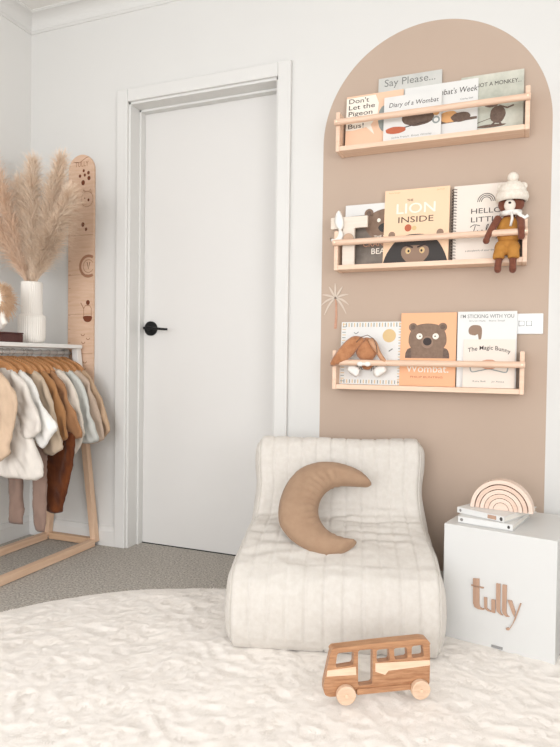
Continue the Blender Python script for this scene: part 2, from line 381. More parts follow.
# ------------------------------------------------------------------ lounge chair
m_linen = M('oatmeal_linen', (216, 210, 202), 0.9, (209, 202, 193), 60, (1, 1, 1), 0.25, 900, 0.15, 0.15)
def make_chair():
    w = .310
    # heights are above the floor; d is depth from the front edge
    prof = [(.055, .014), (.016, .022), (-.002, .070), (-.008, .13), (-.004, .180), (.010, .218), (.036, .244), (.072, .263), (.13, .281), (.20, .299), (.28, .318), (.335, .334), (.368, .366), (.390, .420), (.408, .490), (.422, .548), (.438, .580), (.462, .596), (.500, .595), (.528, .575), (.540, .53), (.545, .42), (.548, .28), (.550, .12), (.545, .035), (.515, .014), (.30, .013)]
    P = spline(prof, 7, True); n = len(P); cum = [0]
    for i in range(n): cum.append(cum[-1] + (P[(i + 1) % n] - P[i]).length)
    N = []
    for i in range(n):
        t = (P[(i + 1) % n] - P[i - 1]).normalized(); N.append(Vector((-t.y, t.x)))
    # profile runs front-bottom, up, back, down: outward normal is to the left
    nx = 130; nch = 11; vs = []
    for i in range(n):
        p, nn = P[i], N[i]; d, z = p
        waist = (1 - .035 * math.exp(-((z - .42) / .08) ** 2) * (1 if d > .25 else 0)) * (1 - .065 * min(1, max(0, (d - .05) / .38)))
        cr = math.exp(-((d - .37) / .07) ** 2) * math.exp(-((z - .34) / .06) ** 2)
        for j in range(nx + 1):
            s = -1 + 2 * j / nx; x = s * w * waist + .008 * min(1, max(0, d / .4)) - .004
            ph = (s + 1) / 2 * nch; q = abs(ph - round(ph)); seam = math.exp(-(q / .055) ** 2)
            off = .0012 * math.sqrt(abs(math.sin(PI * ph))) - .0042 * seam
            edge = max(0, abs(s) - .93) / .07
            off -= .012 * (1 - math.sqrt(max(0, 1 - edge ** 2)))
            v = Vector((x * 9, cum[i] * 9, 0))
            off += .006 * noise.noise(v) + .0022 * noise.noise(v * 3.1)
            # creases running across the junction of seat and back
            off += cr * .014 * noise.noise(Vector((x * 6, cum[i] * 45, 2)))
            off += .005 * (1 - abs(noise.noise(Vector((x * 6 + 3, cum[i] * 22, 5)))) * 3) * (.30 + math.exp(-((z - .31) / .05) ** 2))
            # gentle belly on the front face
            off += .009 * (1 - s * s) * math.exp(-((z - .17) / .10) ** 2) * (1 if d < .06 else 0)
            if z < .05: off = min(off, 0)
            vs.append((x, d + nn.x * off, max(.012, z + nn.y * off)))
    fs = [(i * (nx + 1) + j, i * (nx + 1) + j + 1, ((i + 1) % n) * (nx + 1) + j + 1, ((i + 1) % n) * (nx + 1) + j) for i in range(n) for j in range(nx)]
    root = thing('lounge_chair', 'low cream quilted foam lounge chair in front of taupe arch', 'armchair', (-.780 + .29 * .961, 1.645 + .29 * .276, 0), (0, 0, math.radians(16)))
    mb = MB(); mb.add(vs, fs, m_linen); mb.build('quilted_seat', root, smooth=True)
    for sg in (-1, 1):
        ring = [vs[i * (nx + 1) + (nx if sg > 0 else 0)] for i in range(n)]
        poly = np.array([(r[1], r[2]) for r in ring]); B = poly[::2]
        m2 = MB(); st = .014
        lo, hi = B.min(0), B.max(0); gx, gz = np.meshgrid(np.arange(lo[0], hi[0], st), np.arange(lo[1], hi[1], st)); G = np.c_[gx.ravel(), gz.ravel()]
        G = G[inside(G, B)]; G = G[dist_poly(G, B) > st * .6]; nb = len(B)
        r = delaunay_2d_cdt([Vector(p) for p in np.r_[B, G].tolist()], [(i, (i + 1) % nb) for i in range(nb)], [], 1, 1e-6)
        q = np.array([(v.x, v.y) for v in r[0]]); dd = dist_poly(q, B)
        def xa(z, d):
            return w * (1 - .035 * math.exp(-((z - .42) / .08) ** 2) * (1 if d > .25 else 0)) * (1 - .065 * min(1, max(0, (d - .05) / .38)))
        V = [(.008 * min(1, max(0, d / .4)) - .004 + sg * (xa(z, d) + .030 * math.sqrt(max(0, 1 - (1 - min(1, h / .12)) ** 2)) + .004 * noise.noise(Vector((d * 12, z * 12, sg)))), d, z) for (d, z), h in zip(q, dd)]
        F = []
        for f in r[2]:
            a, b, c = (q[i] for i in f[:3]); cr = (b[0] - a[0]) * (c[1] - a[1]) - (b[1] - a[1]) * (c[0] - a[0])
            F.append(tuple(f) if (cr > 0) == (sg > 0) else tuple(f[::-1]))
        m2.add(V, F, m_linen); m2.build('side_panel', root, smooth=True)
        cl = [Vector((r_[0] + sg * .001, r_[1], r_[2])) for r_ in ring]
        m3 = MB(); m3.tube(cl[::2] + [cl[0]], .0032, m_linen, 6, cap=False); m3.build('piping', root, smooth=True)
    return root
chair = make_chair()

# moon cushion
m_moon = M('tan_cotton', (168, 139, 114), 0.85, (160, 130, 106), 40, (1, 1, 1), 0.15, 700, 0.15, 0.1)
moon_o = [(0.1141, 0.0713), (0.0914, 0.1037), (0.0578, 0.1251), (0.0101, 0.1414), (-0.0381, 0.1463), (-0.0827, 0.1398), (-0.1198, 0.1228), (-0.1535, 0.089), (-0.1763, 0.0444), (-0.1893, -0.0063), (-0.192, -0.055), (-0.1841, -0.0981), (-0.1672, -0.1256), (-0.1431, -0.1523), (-0.1104, -0.1746), (-0.0692, -0.1927), (-0.0289, -0.2008), (0.0047, -0.1959), (0.0322, -0.1847), (0.0537, -0.167), (0.063, -0.1531), (0.0568, -0.1452), (0.0382, -0.1426), (0.007, -0.1352), (-0.0171, -0.1231), (-0.0378, -0.1058), (-0.0545, -0.0796), (-0.062, -0.0495), (-0.0598, -0.0198), (-0.0509, 0.0069), (-0.035, 0.0297), (-0.0155, 0.0468), (0.011, 0.0556), (0.0376, 0.0566), (0.0774, 0.0558), (0.1072, 0.0577)]
def moon_disp(x, z):
    a = math.atan2(z + .03, x - .03); r = math.hypot(x - .03, z + .03)
    fold = math.exp(-((r - .11) / .03) ** 2) * (1 if x < .0 else .2)
    return .0035 * fold * math.sin(a * 34 + 3 * noise.noise(Vector((x * 20, z * 20, 0)))) + .003 * noise.noise(Vector((x * 14, z * 14, 1)))
mo = [tuple(p) for p in spline(moon_o, 3, True)]
mcush = inflate(mo, .0065, .080, .060, m_moon, disp=moon_disp)
seam = MB(); seam.tube([(p[0], 0, p[1]) for p in mo] + [(mo[0][0], 0, mo[0][1])], .0013, m_moon, 5, cap=False)
mroot = thing('moon_cushion', 'tan crescent moon cushion resting on the cream lounge chair', 'cushion', (-.5715, 1.9701, .42))
mroot.rotation_euler = Euler((math.radians(-44), 0, math.radians(16)), 'XYZ')
mcush.build('stuffed_cover', mroot, smooth=True); seam.build('seam', mroot, smooth=True)

# ------------------------------------------------------------------ white plinth box with wooden lettering
ang = math.radians(-12.35)
bx = thing('storage_cube', 'white cube table carrying wooden name lettering beside lounge chair', 'side table', (-.2255, 2.003, .010), (0, 0, ang))
MB().box(0, .335, 0, .335, 0, .362, m_white).build('cube_body', bx, bevel=.003)
m_letter = wood('lettering_wood', (190, 156, 134), (176, 142, 120), 'z')
def lett(mb, pts): prism([(x + .005, z - .010) for x, z in pts][::1], -.005, -.0002, m_letter, mb=mb)
L = {'t': [(0.091, 0.2157), (0.1102, 0.2182), (0.1118, 0.1391), (0.115, 0.1301), (0.1253, 0.1287), (0.1328, 0.1324), (0.1254, 0.1248), (0.1083, 0.1234), (0.0966, 0.1277), (0.0926, 0.1385)],
     'bar': [(0.0856, 0.195), (0.103, 0.1948), (0.1247, 0.1945), (0.1229, 0.1903), (0.1031, 0.191), (0.0865, 0.1912)],
     'u1': [(0.1254, 0.1644), (0.1348, 0.165), (0.1354, 0.133), (0.1442, 0.1274), (0.1505, 0.1282), (0.1484, 0.1238), (0.1367, 0.1248), (0.1272, 0.1311)],
     'u2': [(0.1476, 0.163), (0.1595, 0.1634), (0.1596, 0.1234), (0.1506, 0.1232), (0.1483, 0.1284)],
     'l1': [(0.1611, 0.2152), (0.1732, 0.2155), (0.1742, 0.1346), (0.1773, 0.1258), (0.1832, 0.1223), (0.1759, 0.1217), (0.1646, 0.1304), (0.1622, 0.1394)],
     'l2': [(0.1795, 0.2154), (0.1923, 0.2158), (0.1925, 0.1352), (0.1948, 0.1263), (0.2022, 0.1224), (0.1924, 0.12), (0.1824, 0.1271), (0.18, 0.1361)],
     'y1': [(0.195, 0.172), (0.2077, 0.1723), (0.2184, 0.1415), (0.2158, 0.1258), (0.2102, 0.1339)],
     'y2': [(0.231, 0.1702), (0.2352, 0.17), (0.2195, 0.1191), (0.2092, 0.0957), (0.2016, 0.0812), (0.1936, 0.0803), (0.192, 0.0849), (0.1967, 0.0887), (0.2022, 0.0875), (0.2109, 0.1037)]}
for nm, ks in (('letter_t', ('t', 'bar')), ('letter_u', ('u1', 'u2')), ('letter_l', ('l1',)), ('letter_l', ('l2',)), ('letter_y', ('y1', 'y2'))):
    mb = MB()
    for k in ks: lett(mb, L[k])
    mb.build(nm, bx)
M('tab_grey', (150, 148, 146), .6)
MB().box(.155, .188, -.003, 0, .006, .013, _mc['tab_grey']).build('care_label', bx)

# books lying on the cube
m_paper = M('paper_edge', (238, 234, 226), .85, (226, 220, 210), 400, (1, 1, 40), 0, 1, .1)
m_bookw = M('white_cover', (224, 223, 220), .4)
m_ink = M('ink', (70, 66, 64), .7); m_ink2 = M('ink_grey', (140, 136, 132), .7)
def lying_book(label, loc, rz, w, d, t, art):
    r = thing('picture_book', label, 'book', loc, (0, 0, rz), 'books lying on the white cube')
    c = MB().box(0, w, 0, d, 0, .0018, m_bookw).box(0, w, 0, d, t - .0018, t, m_bookw).box(0, w, 0, .002, .0018, t - .0018, m_bookw); c.build('hard_cover', r)
    MB().box(.003, w - .003, .0021, d - .004, .0019, t - .0019, m_paper).build('page_block', r)
    a = MB(); art(a, w, t); a.build('spine_print', r); return r
def sp1(a, w, t):
    a.disc(.012, t / 2, .005, .005, m_ink2, -.0004); a.text('little stories for bedtime', w * .45, t * .32, .009, m_ink2, -.0004); a.disc(w - .012, t / 2, .004, .005, m_ink, -.0004)
def sp2(a, w, t):
    a.disc(.012, t / 2, .004, .005, m_ink2, -.0004); a.flat([(w * .62, .003), (w * .82, .003), (w * .82, t - .004), (w * .62, t - .004)], m_letter, -.0004); a.disc(w - .010, t / 2, .005, .006, m_ink, -.0006)
    a.text('a b c', w * .3, t * .32, .009, m_ink2, -.0004)
lying_book('white book lying directly on cube, lower of the two', (-.186, 2.031, .373), ang - math.radians(1.5), .17, .21, .019, lambda a, w, t: (a.disc(.012, t / 2, .005, .005, m_ink2, -.0004), a.disc(w - .012, t / 2, .004, .005, m_ink, -.0004)))
lying_book('white book under wooden rainbow, upper of the two', (-.193, 2.077, .393), math.radians(-27), .165, .21, .018, lambda a, w, t: (a.disc(.012, t / 2, .004, .005, m_ink2, -.0004), a.flat([(w * .66, .003), (w * .84, .003), (w * .84, t - .003), (w * .66, t - .003)], m_letter, -.0004), a.disc(w - .010, t / 2, .005, .006, m_ink, -.0006)))

# wooden rainbow
m_pale = wood('pale_beech', (236, 214, 198), (228, 202, 184), 'x')
m_beech2 = wood('beech_warm', (230, 202, 184), (220, 190, 170), 'x')
rb = thing('rainbow_stacker', 'natural wooden rainbow stacker standing on the white books', 'toy', (-.056, 2.105, .4115), (0, 0, math.radians(-8)))
R0 = [.096, .080, .065, .051, .037]
for i, ro in enumerate(R0):
    ri = ro - .0125; k = 32
    o_ = [(ro * math.cos(PI * j / k), ro * 1.0 * math.sin(PI * j / k)) for j in range(k + 1)]; i_ = [(ri * math.cos(PI * j / k), ri * math.sin(PI * j / k)) for j in range(k, -1, -1)]
    prism(o_ + i_, -.02, .02, m_pale if i % 2 == 0 else m_beech2).build('arch', rb, bevel=.0015)
k = 24; prism([(.023 * math.cos(PI * j / k), .023 * math.sin(PI * j / k)) for j in range(k + 1)], -.02, .02, m_pale).build('core', rb, bevel=.0015)

# ------------------------------------------------------------------ wooden bus
m_bus = M('oiled_acacia', (194, 147, 110), .32, (154, 106, 74), 16, (1.2, 6, 10), .05, 100, .4, detail=6)
m_busroof = M('oiled_acacia_dark', (192, 146, 108), .35, (162, 114, 80), 16, (1.2, 6, 10), .05, 100, .4, detail=6)
m_busp = M('sapwood', (240, 208, 180), .4, (230, 194, 164), 18, (1, 6, 10), .03, 100, .4)
m_wheel = M('wheel_beech', (228, 198, 172), .5, (212, 178, 148), 30, (1, 1, 5), .05, 100, .3)
bus = thing('toy_bus', 'wooden toy camper bus on round wheels parked on cream rug', 'toy', (-.3990, 1.4820, .0205), (0, 0, math.radians(29.65))); bus.scale = (1.011, 1.011, .985)
outer = [(-0.0319, 0.1419), (0.088, 0.1499), (0.1962, 0.1554), (0.2124, 0.1524), (0.2201, 0.1408), (0.2221, 0.0972), (0.2217, 0.0289), (0.1699, 0.0249), (0.034, 0.0196), (-0.0371, 0.0154), (-0.0505, 0.0206), (-0.0551, 0.0362), (-0.0537, 0.0553), (-0.0476, 0.0849), (-0.0388, 0.1281)]
hl = [[(-0.0206, 0.1282), (0.0222, 0.1303), (0.0205, 0.0947), (-0.0255, 0.0902)], [(0.0322, 0.1325), (0.0703, 0.1343), (0.0713, 0.0421), (0.0337, 0.0395)], [(0.0805, 0.1315), (0.1138, 0.1331), (0.1155, 0.1003), (0.081, 0.0984)], [(0.1251, 0.133), (0.1593, 0.134), (0.1627, 0.1049), (0.1285, 0.1024)], [(0.1724, 0.1361), (0.2023, 0.1384), (0.2058, 0.1064), (0.173, 0.1043)]]
def rc(poly, r, n=4):
    out = []; k = len(poly)
    for i in range(k):
        p = Vector(poly[i]); a = Vector(poly[i - 1]) - p; b = Vector(poly[(i + 1) % k]) - p; rr = min(r, a.length * .45, b.length * .45); a = p + a.normalized() * rr; b = p + b.normalized() * rr
        for j in range(n + 1):
            t = j / n; out.append(tuple(a * (1 - t) ** 2 + p * 2 * t * (1 - t) + b * t * t))
    return out
BD = .020
prism(rc(outer, .010), .010, .010 + BD, m_bus, [rc(h, .007) for h in hl]).build('body', bus, bevel=.0025)
rf = [(-0.040, 0.1328), (-0.0335, 0.1425), (0.088, 0.1508), (0.1962, 0.1563), (0.2130, 0.1532), (0.2211, 0.1410), (0.2165, 0.1395), (0.2079, 0.1448), (0.0882, 0.1395), (-0.0234, 0.1335)]
prism(rc(rf, .004), .006, .014 + BD, m_busroof).build('roof', bus, bevel=.002)
prism([(-0.0459, 0.0848), (0.0268, 0.0906), (0.0283, 0.0695), (-0.0475, 0.0697)], .0088, .0108, m_busp).build('pale_stripe', bus)
prism([(0.0777, 0.0969), (0.2212, 0.0972), (0.2208, 0.0832), (0.112, 0.0756), (0.1036, 0.065), (0.078, 0.0748)], .0088, .0108, m_busp).build('pale_stripe', bus)
prism(rc([(0.030, 0.0345), (0.1697, 0.0377), (0.1699, 0.0249), (0.030, 0.0196)], .003), .004, .012, m_bus).build('running_board', bus, bevel=.001)
for x, z in ((0.0005, 0.024), (0.194, 0.026)):
    for y0, y1 in ((-.006, .009), (.011 + BD, .026 + BD)):
        w_ = MB(); w_.tube([(x, y0, z), (x, y1, z)], .0245, m_wheel, 40); wo = w_.build('wheel', bus, bevel=.002)
        yy = y0 - .003 if y0 < 0 else y1 + .003
        a_ = MB(); a_.tube([(x, yy, z), (x, (y0 + y1) / 2, z)], .0045, m_busp, 14); a_.build('axle_peg', wo, bevel=.001)

# ------------------------------------------------------------------ wall shelves
m_shelf = wood('shelf_pine', (240, 210, 186), (230, 196, 170), 'x', 10)
m_rail2 = wood('rail_pine', (236, 206, 182), (222, 186, 160), 'x', 12)
m_screw = M('screw_cap', (238, 226, 200), .3)
def make_shelf(label, z0, rail_z):
    r = thing('book_ledge', label, 'shelf', (-.693, YB, z0), (0, 0, 0), 'wooden book ledges on the taupe arch')
    MB().box(.016, .680, -.085, -.001, 0, .018, m_shelf).build('ledge_board', r, bevel=.0015)
    for x in (0, .680): MB().box(x, x + .016, -.086, -.001, -.002, .150, m_shelf).build('side_panel', r, bevel=.003)
    rr = MB(); rr.tube([(-.002, -.094, rail_z), (.698, -.094, rail_z)], .0115, m_rail2, 20); rl = rr.build('front_rail', r, smooth=False, bevel=.0015)
    for x in (.008, .688):
        sc = MB(); sc.tube([(x, -.1068, rail_z), (x, -.104, rail_z)], .0035, m_screw, 14); sc.build('screw_cap', rl)
    return r
make_shelf('pale wooden book ledge at top, holding five overlapping picture books', 1.694, .107)
make_shelf('pale wooden book ledge in middle, holding letter T and bear doll', 1.237, .103)
make_shelf('pale wooden book ledge lowest of three, beside the light switch', .776, .103)

# ------------------------------------------------------------------ standing books
def cov(name, c, v=None, s=12): return M(name, c, .45, v, s)
c_grey = cov('cover_grey', (194, 194, 188), (210, 208, 202)); c_peach = cov('cover_peach', (240, 200, 170)); c_white = M('cover_white', (228, 226, 222), .4)
c_sage = cov('cover_sage', (176, 178, 164), (214, 212, 198)); c_orange = cov('cover_orange', (246, 208, 174)); c_tan = cov('cover_terracotta', (238, 180, 138)); c_cream = M('cover_cream', (234, 222, 210), .6)
c_bear = cov('cover_charcoal', (108, 98, 90), (134, 124, 114), 20)
i_dark = M('print_dark', (62, 52, 50), .6); i_brown = M('print_brown', (120, 100, 88), .6, (100, 82, 72), 80); i_grey = M('print_grey', (128, 128, 124), .6); i_lt = M('print_light', (246, 236, 222), .6)
i_or = M('print_orange', (224, 170, 116), .6); i_blue = M('print_bluegrey', (150, 156, 152), .6); i_gold = M('print_gold', (220, 190, 140), .6); i_red = M('print_rust', (190, 104, 76), .6); i_blk = M('print_charcoal', (66, 62, 60), .6)
i_taupe = M('print_taupe', (150, 124, 106), .6); i_wom = M('print_greybrown', (142, 118, 100), .6, (126, 102, 86), 60)
i_rose = M('print_rose', (206, 156, 130), .6)
def book(label, x, z, y, w, h, t, m, art, lean=4.0, group='picture books on the wall ledges', tilt=0.0, pages=True):
    r = thing('picture_book', label, 'book', (x, y, z), (-math.radians(lean), math.radians(tilt), 0), group)
    c = MB().box(0, w, 0, .0012, 0, h, m).box(0, w, t - .0012, t, 0, h, m).box(0, .0014, .0012, t - .0012, 0, h, m); c.build('cover', r)
    MB().box(.0016, w - .002, .0013, t - .0013, .002, h - .002, m_paper).build('page_block', r)
    a = MB(); art(a, w, h); o = a.build('cover_print', r); return r
Y1, Y2, Y3, Y4 = -.0003, -.0006, -.0009, -.0012
def blob(a, cx, cz, rx, rz, m, y, seed=0, k=28, amp=.12):
    a.flat([(cx + rx * math.cos(2 * PI * i / k) * (1 + amp * noise.noise(Vector((math.cos(2 * PI * i / k) * 1.7, math.sin(2 * PI * i / k) * 1.7, seed)))), cz + rz * math.sin(2 * PI * i / k) * (1 + amp * noise.noise(Vector((math.cos(2 * PI * i / k) * 1.7, math.sin(2 * PI * i / k) * 1.7, seed + 9))))) for i in range(k)], m, y)

ZA = 1.7125   # top ledge surface
def a_grey(a, w, h): a.text('Say Please...', w / 2, h - .035, .040, i_grey, Y1, width=w * .80)
book('pale grey picture book at back of top ledge, behind the others', -.545, ZA, 2.352, .24, .268, .006, c_grey, a_grey, 4)
def a_pig(a, w, h):
    a.flat([(.0, h - .008), (.115, h - .006), (.128, h - .04), (.125, h - .09), (.10, h - .125), (.115, h - .165), (.082, h - .132), (.03, h - .140), (0, h - .138)], i_lt, Y1)
    for i, s in enumerate(("Don't", 'Let the', 'Pigeon', 'Drive the', 'Bus!')): a.text(s, .007, h - .030 - .0255 * i, .027, i_dark, Y2, 'LEFT', width=[.080, .104, .095, .10, .062][i], bold=.012)
    blob(a, .150, h - .105, .022, .05, i_blue, Y2, 3)
book('peach picture book with white speech bubble at left end of top ledge', -.668, ZA, 2.338, .222, .212, .006, c_peach, a_pig, 6)
def a_mon(a, w, h):
    a.text('I AM NOT A MONKEY...', w / 2, h - .045, .021, i_dark, Y1, width=w * .92)
    blob(a, w * .50, .028, .05, .006, i_brown, Y1, 2); blob(a, w * .60, .068, .027, .032, i_brown, Y2, 5); blob(a, w * .50, .112, .030, .015, i_brown, Y2, 6)
    a.stroke([(w * .55, .06), (w * .3, .045), (w * .12, .018)], .0025, i_brown, Y2); a.stroke([(w * .62, .1), (w * .75, .088), (w * .85, .095)], .006, i_brown, Y2)
    for q in (.5, .66): a.stroke([(w * .6, .05), (w * q, .028)], .007, i_brown, Y3)
book('sage green picture book with small brown animal, right end of top ledge', -.235, ZA, 2.351, .216, .222, .007, c_sage, a_mon, 4)
def a_week(a, w, h):
    a.text("One Wombat's Week", w / 2 + .012, h - .047, .031, i_dark, Y1, width=w * .88, shear=.15)
    a.text('Charley Dell', w - .04, h - .075, .009, i_grey, Y1, width=.045)
    a.flat([(.11, .052), (w - .002, .058), (w - .002, .068), (.11, .066)], i_brown, Y1); blob(a, w * .62, .078, .034, .022, i_or, Y2, 4); blob(a, w * .78, .072, .035, .018, i_brown, Y3, 1); a.flat([(.11, .0), (w, .0), (w, .02), (.11, .012)], c_white, Y1)
book('white picture book with orange animal, second from right on top ledge', -.440, ZA, 2.3385, .266, .212, .006, c_white, a_week, 6)
def a_diary(a, w, h):
    a.text('Diary of a Wombat', w / 2 + .003, h - .042, .025, i_dark, Y1, width=w * .86, shear=.15)
    blob(a, w * .60, .088, .062, .034, i_brown, Y1, 8); blob(a, w * .22, .047, .038, .014, i_red, Y2, 7); a.stroke([(.03, .045), (w * .6, .062), (w - .03, .07)], .004, i_blk, Y1)
    a.disc(w - .018, .100, .013, .015, i_or, Y2); a.disc(w - .018, .068, .014, .014, i_blue, Y2); a.disc(w - .018, .068, .008, .008, c_white, Y3)
    a.text('Jackie French  Bruce Whatley', w / 2, .016, .009, i_grey, Y1, width=w * .7)
book('small white picture book foremost on the top ledge with orange seal', -.515, ZA, 2.326, .214, .180, .006, c_white, a_diary, 5)

ZB = 1.2555
def a_crank(a, w, h):
    a.flat([(0, h - .045), (w, h - .040), (w, h), (0, h)], c_white, Y1)
    blob(a, .165, h - .085, .085, .062, i_wom, Y2, 4, amp=.05); a.disc(.095, h - .038, .018, .018, i_wom, Y2); a.disc(.095, h - .038, .010, .010, i_brown, Y3)
    for q in (.135, .185): a.disc(q, h - .068, .007, .008, i_lt, Y3)
    blob(a, .16, h - .098, .026, .018, i_blk, Y3, 2)
    a.text('THE VERY', .155, h - .140, .018, i_lt, Y3, width=.075); a.text('CRANKY', .135, h - .170, .030, i_rose, Y3, bold=.02, width=.12); a.text('BEAR', .145, h - .200, .032, i_lt, Y3, bold=.02)
book('dark charcoal picture book behind pale letter T on middle ledge', -.668, ZB, 2.345, .205, .245, .008, c_bear, a_crank, 5)
def a_lion(a, w, h):
    a.text('THE', w * .40, h - .048, .013, i_dark, Y2, bold=.01); a.text('LION', w * .49, h - .094, .056, i_lt, Y1, bold=.02, width=w * .60); a.text('INSIDE', w * .49, h - .130, .033, i_dark, Y1, width=w * .54)
    a.text('Rachel Bright', w * .15, h - .013, .008, i_or, Y1); a.text('Jim Field', w * .86, h - .013, .008, i_or, Y1)
    a.disc(w * .38, h - .151, .013, .014, i_red, Y2); a.disc(w * .475, h - .153, .009, .009, i_gold, Y2)
    a.flat([tuple(p) for p in spline([(.0, 0), (.014, .04), (.045, .085), (.08, .107), (.118, .112), (.16, .107), (.20, .085), (.228, .04), (w - .001, 0)], 4)], i_blk, Y1)
    for s in (-1, 1):
        a.disc(w * .5 + s * .09, .112, .013, .014, i_taupe, Y1); a.disc(w * .5 + s * .026, .048, .010, .012, i_gold, Y3); a.disc(w * .5 + s * .024, .047, .004, .005, i_dark, Y4)
        a.stroke([(w * .5 + s * .008, .060), (w * .5 + s * .040, .072)], .006, i_dark, Y4)
    a.flat([tuple(p) for p in spline([(w * .5 - .026, 0), (w * .5 - .050, .03), (w * .5 - .045, .062), (w * .5, .068), (w * .5 + .045, .062), (w * .5 + .050, .03), (w * .5 + .026, 0)], 4)], i_taupe, Y2)
book('light orange picture book with dark maned face on middle ledge', -.510, ZB, 2.332, .243, .288, .010, c_orange, a_lion, 6)
def a_hello(a, w, h):
    for s in (.030, .0235, .017): a.stroke([(w * .50 + s * math.cos(t), h - .066 + s * math.sin(t)) for t in [PI * i / 16 for i in range(17)]], .0026, i_dark, Y1)
    a.text('HELLO', w * .50, h - .108, .027, i_dark, Y1, width=.105); a.text('LITTLE', w * .50, h - .140, .027, i_dark, Y1, width=.105)
    T = lambda pts: a.stroke([tuple(p) for p in spline([(.060 + x * .001, h - .186 + z * .001) for x, z in pts], 5)], .0025, i_dark, Y2)
    T([(0, 28), (14, 36), (34, 32)]); T([(18, 33), (12, 12), (2, -6), (-8, -2)]); T([(26, 16), (26, 2), (34, 0), (42, 16), (42, 2), (50, 2), (62, 30), (62, 36), (56, 26), (57, 4), (64, 0), (76, 28), (76, 36), (70, 26), (71, 4), (78, 0), (90, 16), (90, 2), (100, 12)]); T([(103, 16), (98, -10), (90, -18)])
    a.text('a storybook of your first years', w * .48, .034, .0085, i_dark, Y1, width=.13)
hb = book('cream spiral bound baby journal standing behind the bear doll', -.252, ZB, 2.338, .228, .282, .012, c_cream, a_hello, 5, group=None)
wire = MB()
for i in range(24):
    z = .012 + i * .0112; wire.tube([(.008 + .009 * math.cos(t) - .006, .005 + .011 * math.sin(t), z) for t in [2 * PI * j / 10 for j in range(11)]], .0013, i_blk, 5)
wire.build('spiral_binding', hb)['label'] = 'black wire spiral binding'

ZC = .7945
def a_doll(a, w, h):
    for i in range(22):
        x = .006 + i * (w - .012) / 21
        a.flat([(x, h - .020), (x + .004, h - .020), (x + .004, h - .004), (x, h - .004)], i_blue if i % 2 else i_gold, Y1); a.flat([(x, .004), (x + .004, .004), (x + .004, .018), (x, .018)], i_blue if i % 2 else i_gold, Y1)
        z = .01 + i * (h - .02) / 21; a.flat([(.004, z), (.018, z), (.018, z + .003), (.004, z + .003)], i_gold if i % 2 else i_blue, Y2); a.flat([(w - .018, z), (w - .004, z), (w - .004, z + .003), (w - .018, z + .003)], i_gold if i % 2 else i_blue, Y2)
    a.disc(w * .78, h - .055, .026, .026, i_gold, Y1); a.text('JOLLY JOKES', w * .5, .058, .028, i_dark, Y2, width=w * .5, bold=.01)
    a.stroke([(.052, h - .042), (.060, h - .048), (.070, h - .040)], .003, i_grey, Y2); a.stroke([(w * .78, .13), (w * .84, .14)], .004, i_grey, Y2)
book('white picture book with dashed border behind the lop-eared bunny', -.677, ZC, 2.340, .246, .246, .008, c_white, a_doll, 6)
def a_wom(a, w, h):
    cx = w * .49
    a.flat([tuple(p) for p in spline([(cx - .082, .105), (cx - .078, .13), (cx - .055, .145), (cx + .055, .145), (cx + .078, .13), (cx + .082, .105)], 4)], i_brown, Y1)
    a.flat([tuple(p) for p in spline([(cx - .058, .105), (cx - .060, .14), (cx - .070, .165), (cx - .066, .20), (cx - .045, .228), (cx, .237), (cx + .045, .228), (cx + .066, .20), (cx + .070, .165), (cx + .060, .14), (cx + .058, .105)], 4)], i_wom, Y2)
    for s in (-1, 1):
        a.disc(cx + s * .055, .223, .016, .016, i_wom, Y3); a.disc(cx + s * .055, .223, .009, .009, i_brown, Y4); a.disc(cx + s * .030, .188, .0115, .0115, i_lt, Y3); a.disc(cx + s * .028, .188, .003, .003, i_dark, Y4)
    a.disc(cx, .166, .022, .024, i_taupe, Y3); a.disc(cx, .168, .016, .015, i_dark, Y4)
    a.text('Wombat.', cx + .003, .052, .040, i_lt, Y1, width=w * .76, bold=.015); a.text('PHILIP BUNTING', cx, .030, .011, i_red, Y1, width=w * .58)
book('terracotta orange picture book with grey brown animal, middle of lowest ledge', -.440, ZC, 2.336, .206, .278, .010, c_tan, a_wom, 6)
def a_stick(a, w, h):
    a.text("I'M STICKING WITH YOU", w / 2, h - .024, .019, i_grey, Y1, width=w * .9, bold=.015); a.text('Smriti Halls   Steve Small', w / 2, h - .037, .008, i_grey, Y1, width=w * .6)
    a.flat([tuple(p) for p in spline([(.055, h - .050), (.040, h - .062), (.042, h - .082), (.062, h - .088), (.072, h - .085), (.078, h - .118), (.086, h - .085), (.082, h - .055)], 4, True)], i_taupe, Y1)
book('white picture book at back of lowest ledge, beside the light switch', -.230, ZC, 2.343, .205, .278, .008, c_white, a_stick, 3.2)
def a_magic(a, w, h):
    k = len(a.v); a.text('The Magic Bunny', w / 2, h - .048, .022, i_dark, Y1, width=w * .82, bold=.02)
    a.v[k:] = [(x, y, z + .011 * (1 - ((x - w / 2) / (w * .41)) ** 2) - .05 * max(0, x - w / 2)) for x, y, z in a.v[k:]]
    a.stroke([tuple(p) for p in spline([(.025, .085), (.03, .058), (.06, .062), (.09, .068), (.12, .062), (.15, .058), (.155, .085)], 5)], .004, i_blue, Y1); blob(a, w / 2, .085, .03, .018, i_rose, Y2, 4)
    a.text('Kate Bell      Jo Ames', w / 2, .020, .009, i_grey, Y1, width=w * .6)
book('shorter cream picture book leaning in front at right of lowest ledge', -.207, ZC, 2.329, .178, .176, .008, c_cream, a_magic, 6)

# letter T
m_T = wood('painted_birch', (232, 220, 206), (224, 210, 194), 'x')
t = prism([(-.050, .186), (.096, .186), (.096, .142), (.046, .142), (.046, 0), (-.002, 0), (-.002, .142), (-.050, .142)], 0, .014, m_T).build('letter_ornament', bevel=.002)
t.location = (-.661, 2.306, ZB); tag(t, 'pale wooden capital letter T at left end of middle ledge', 'letter')
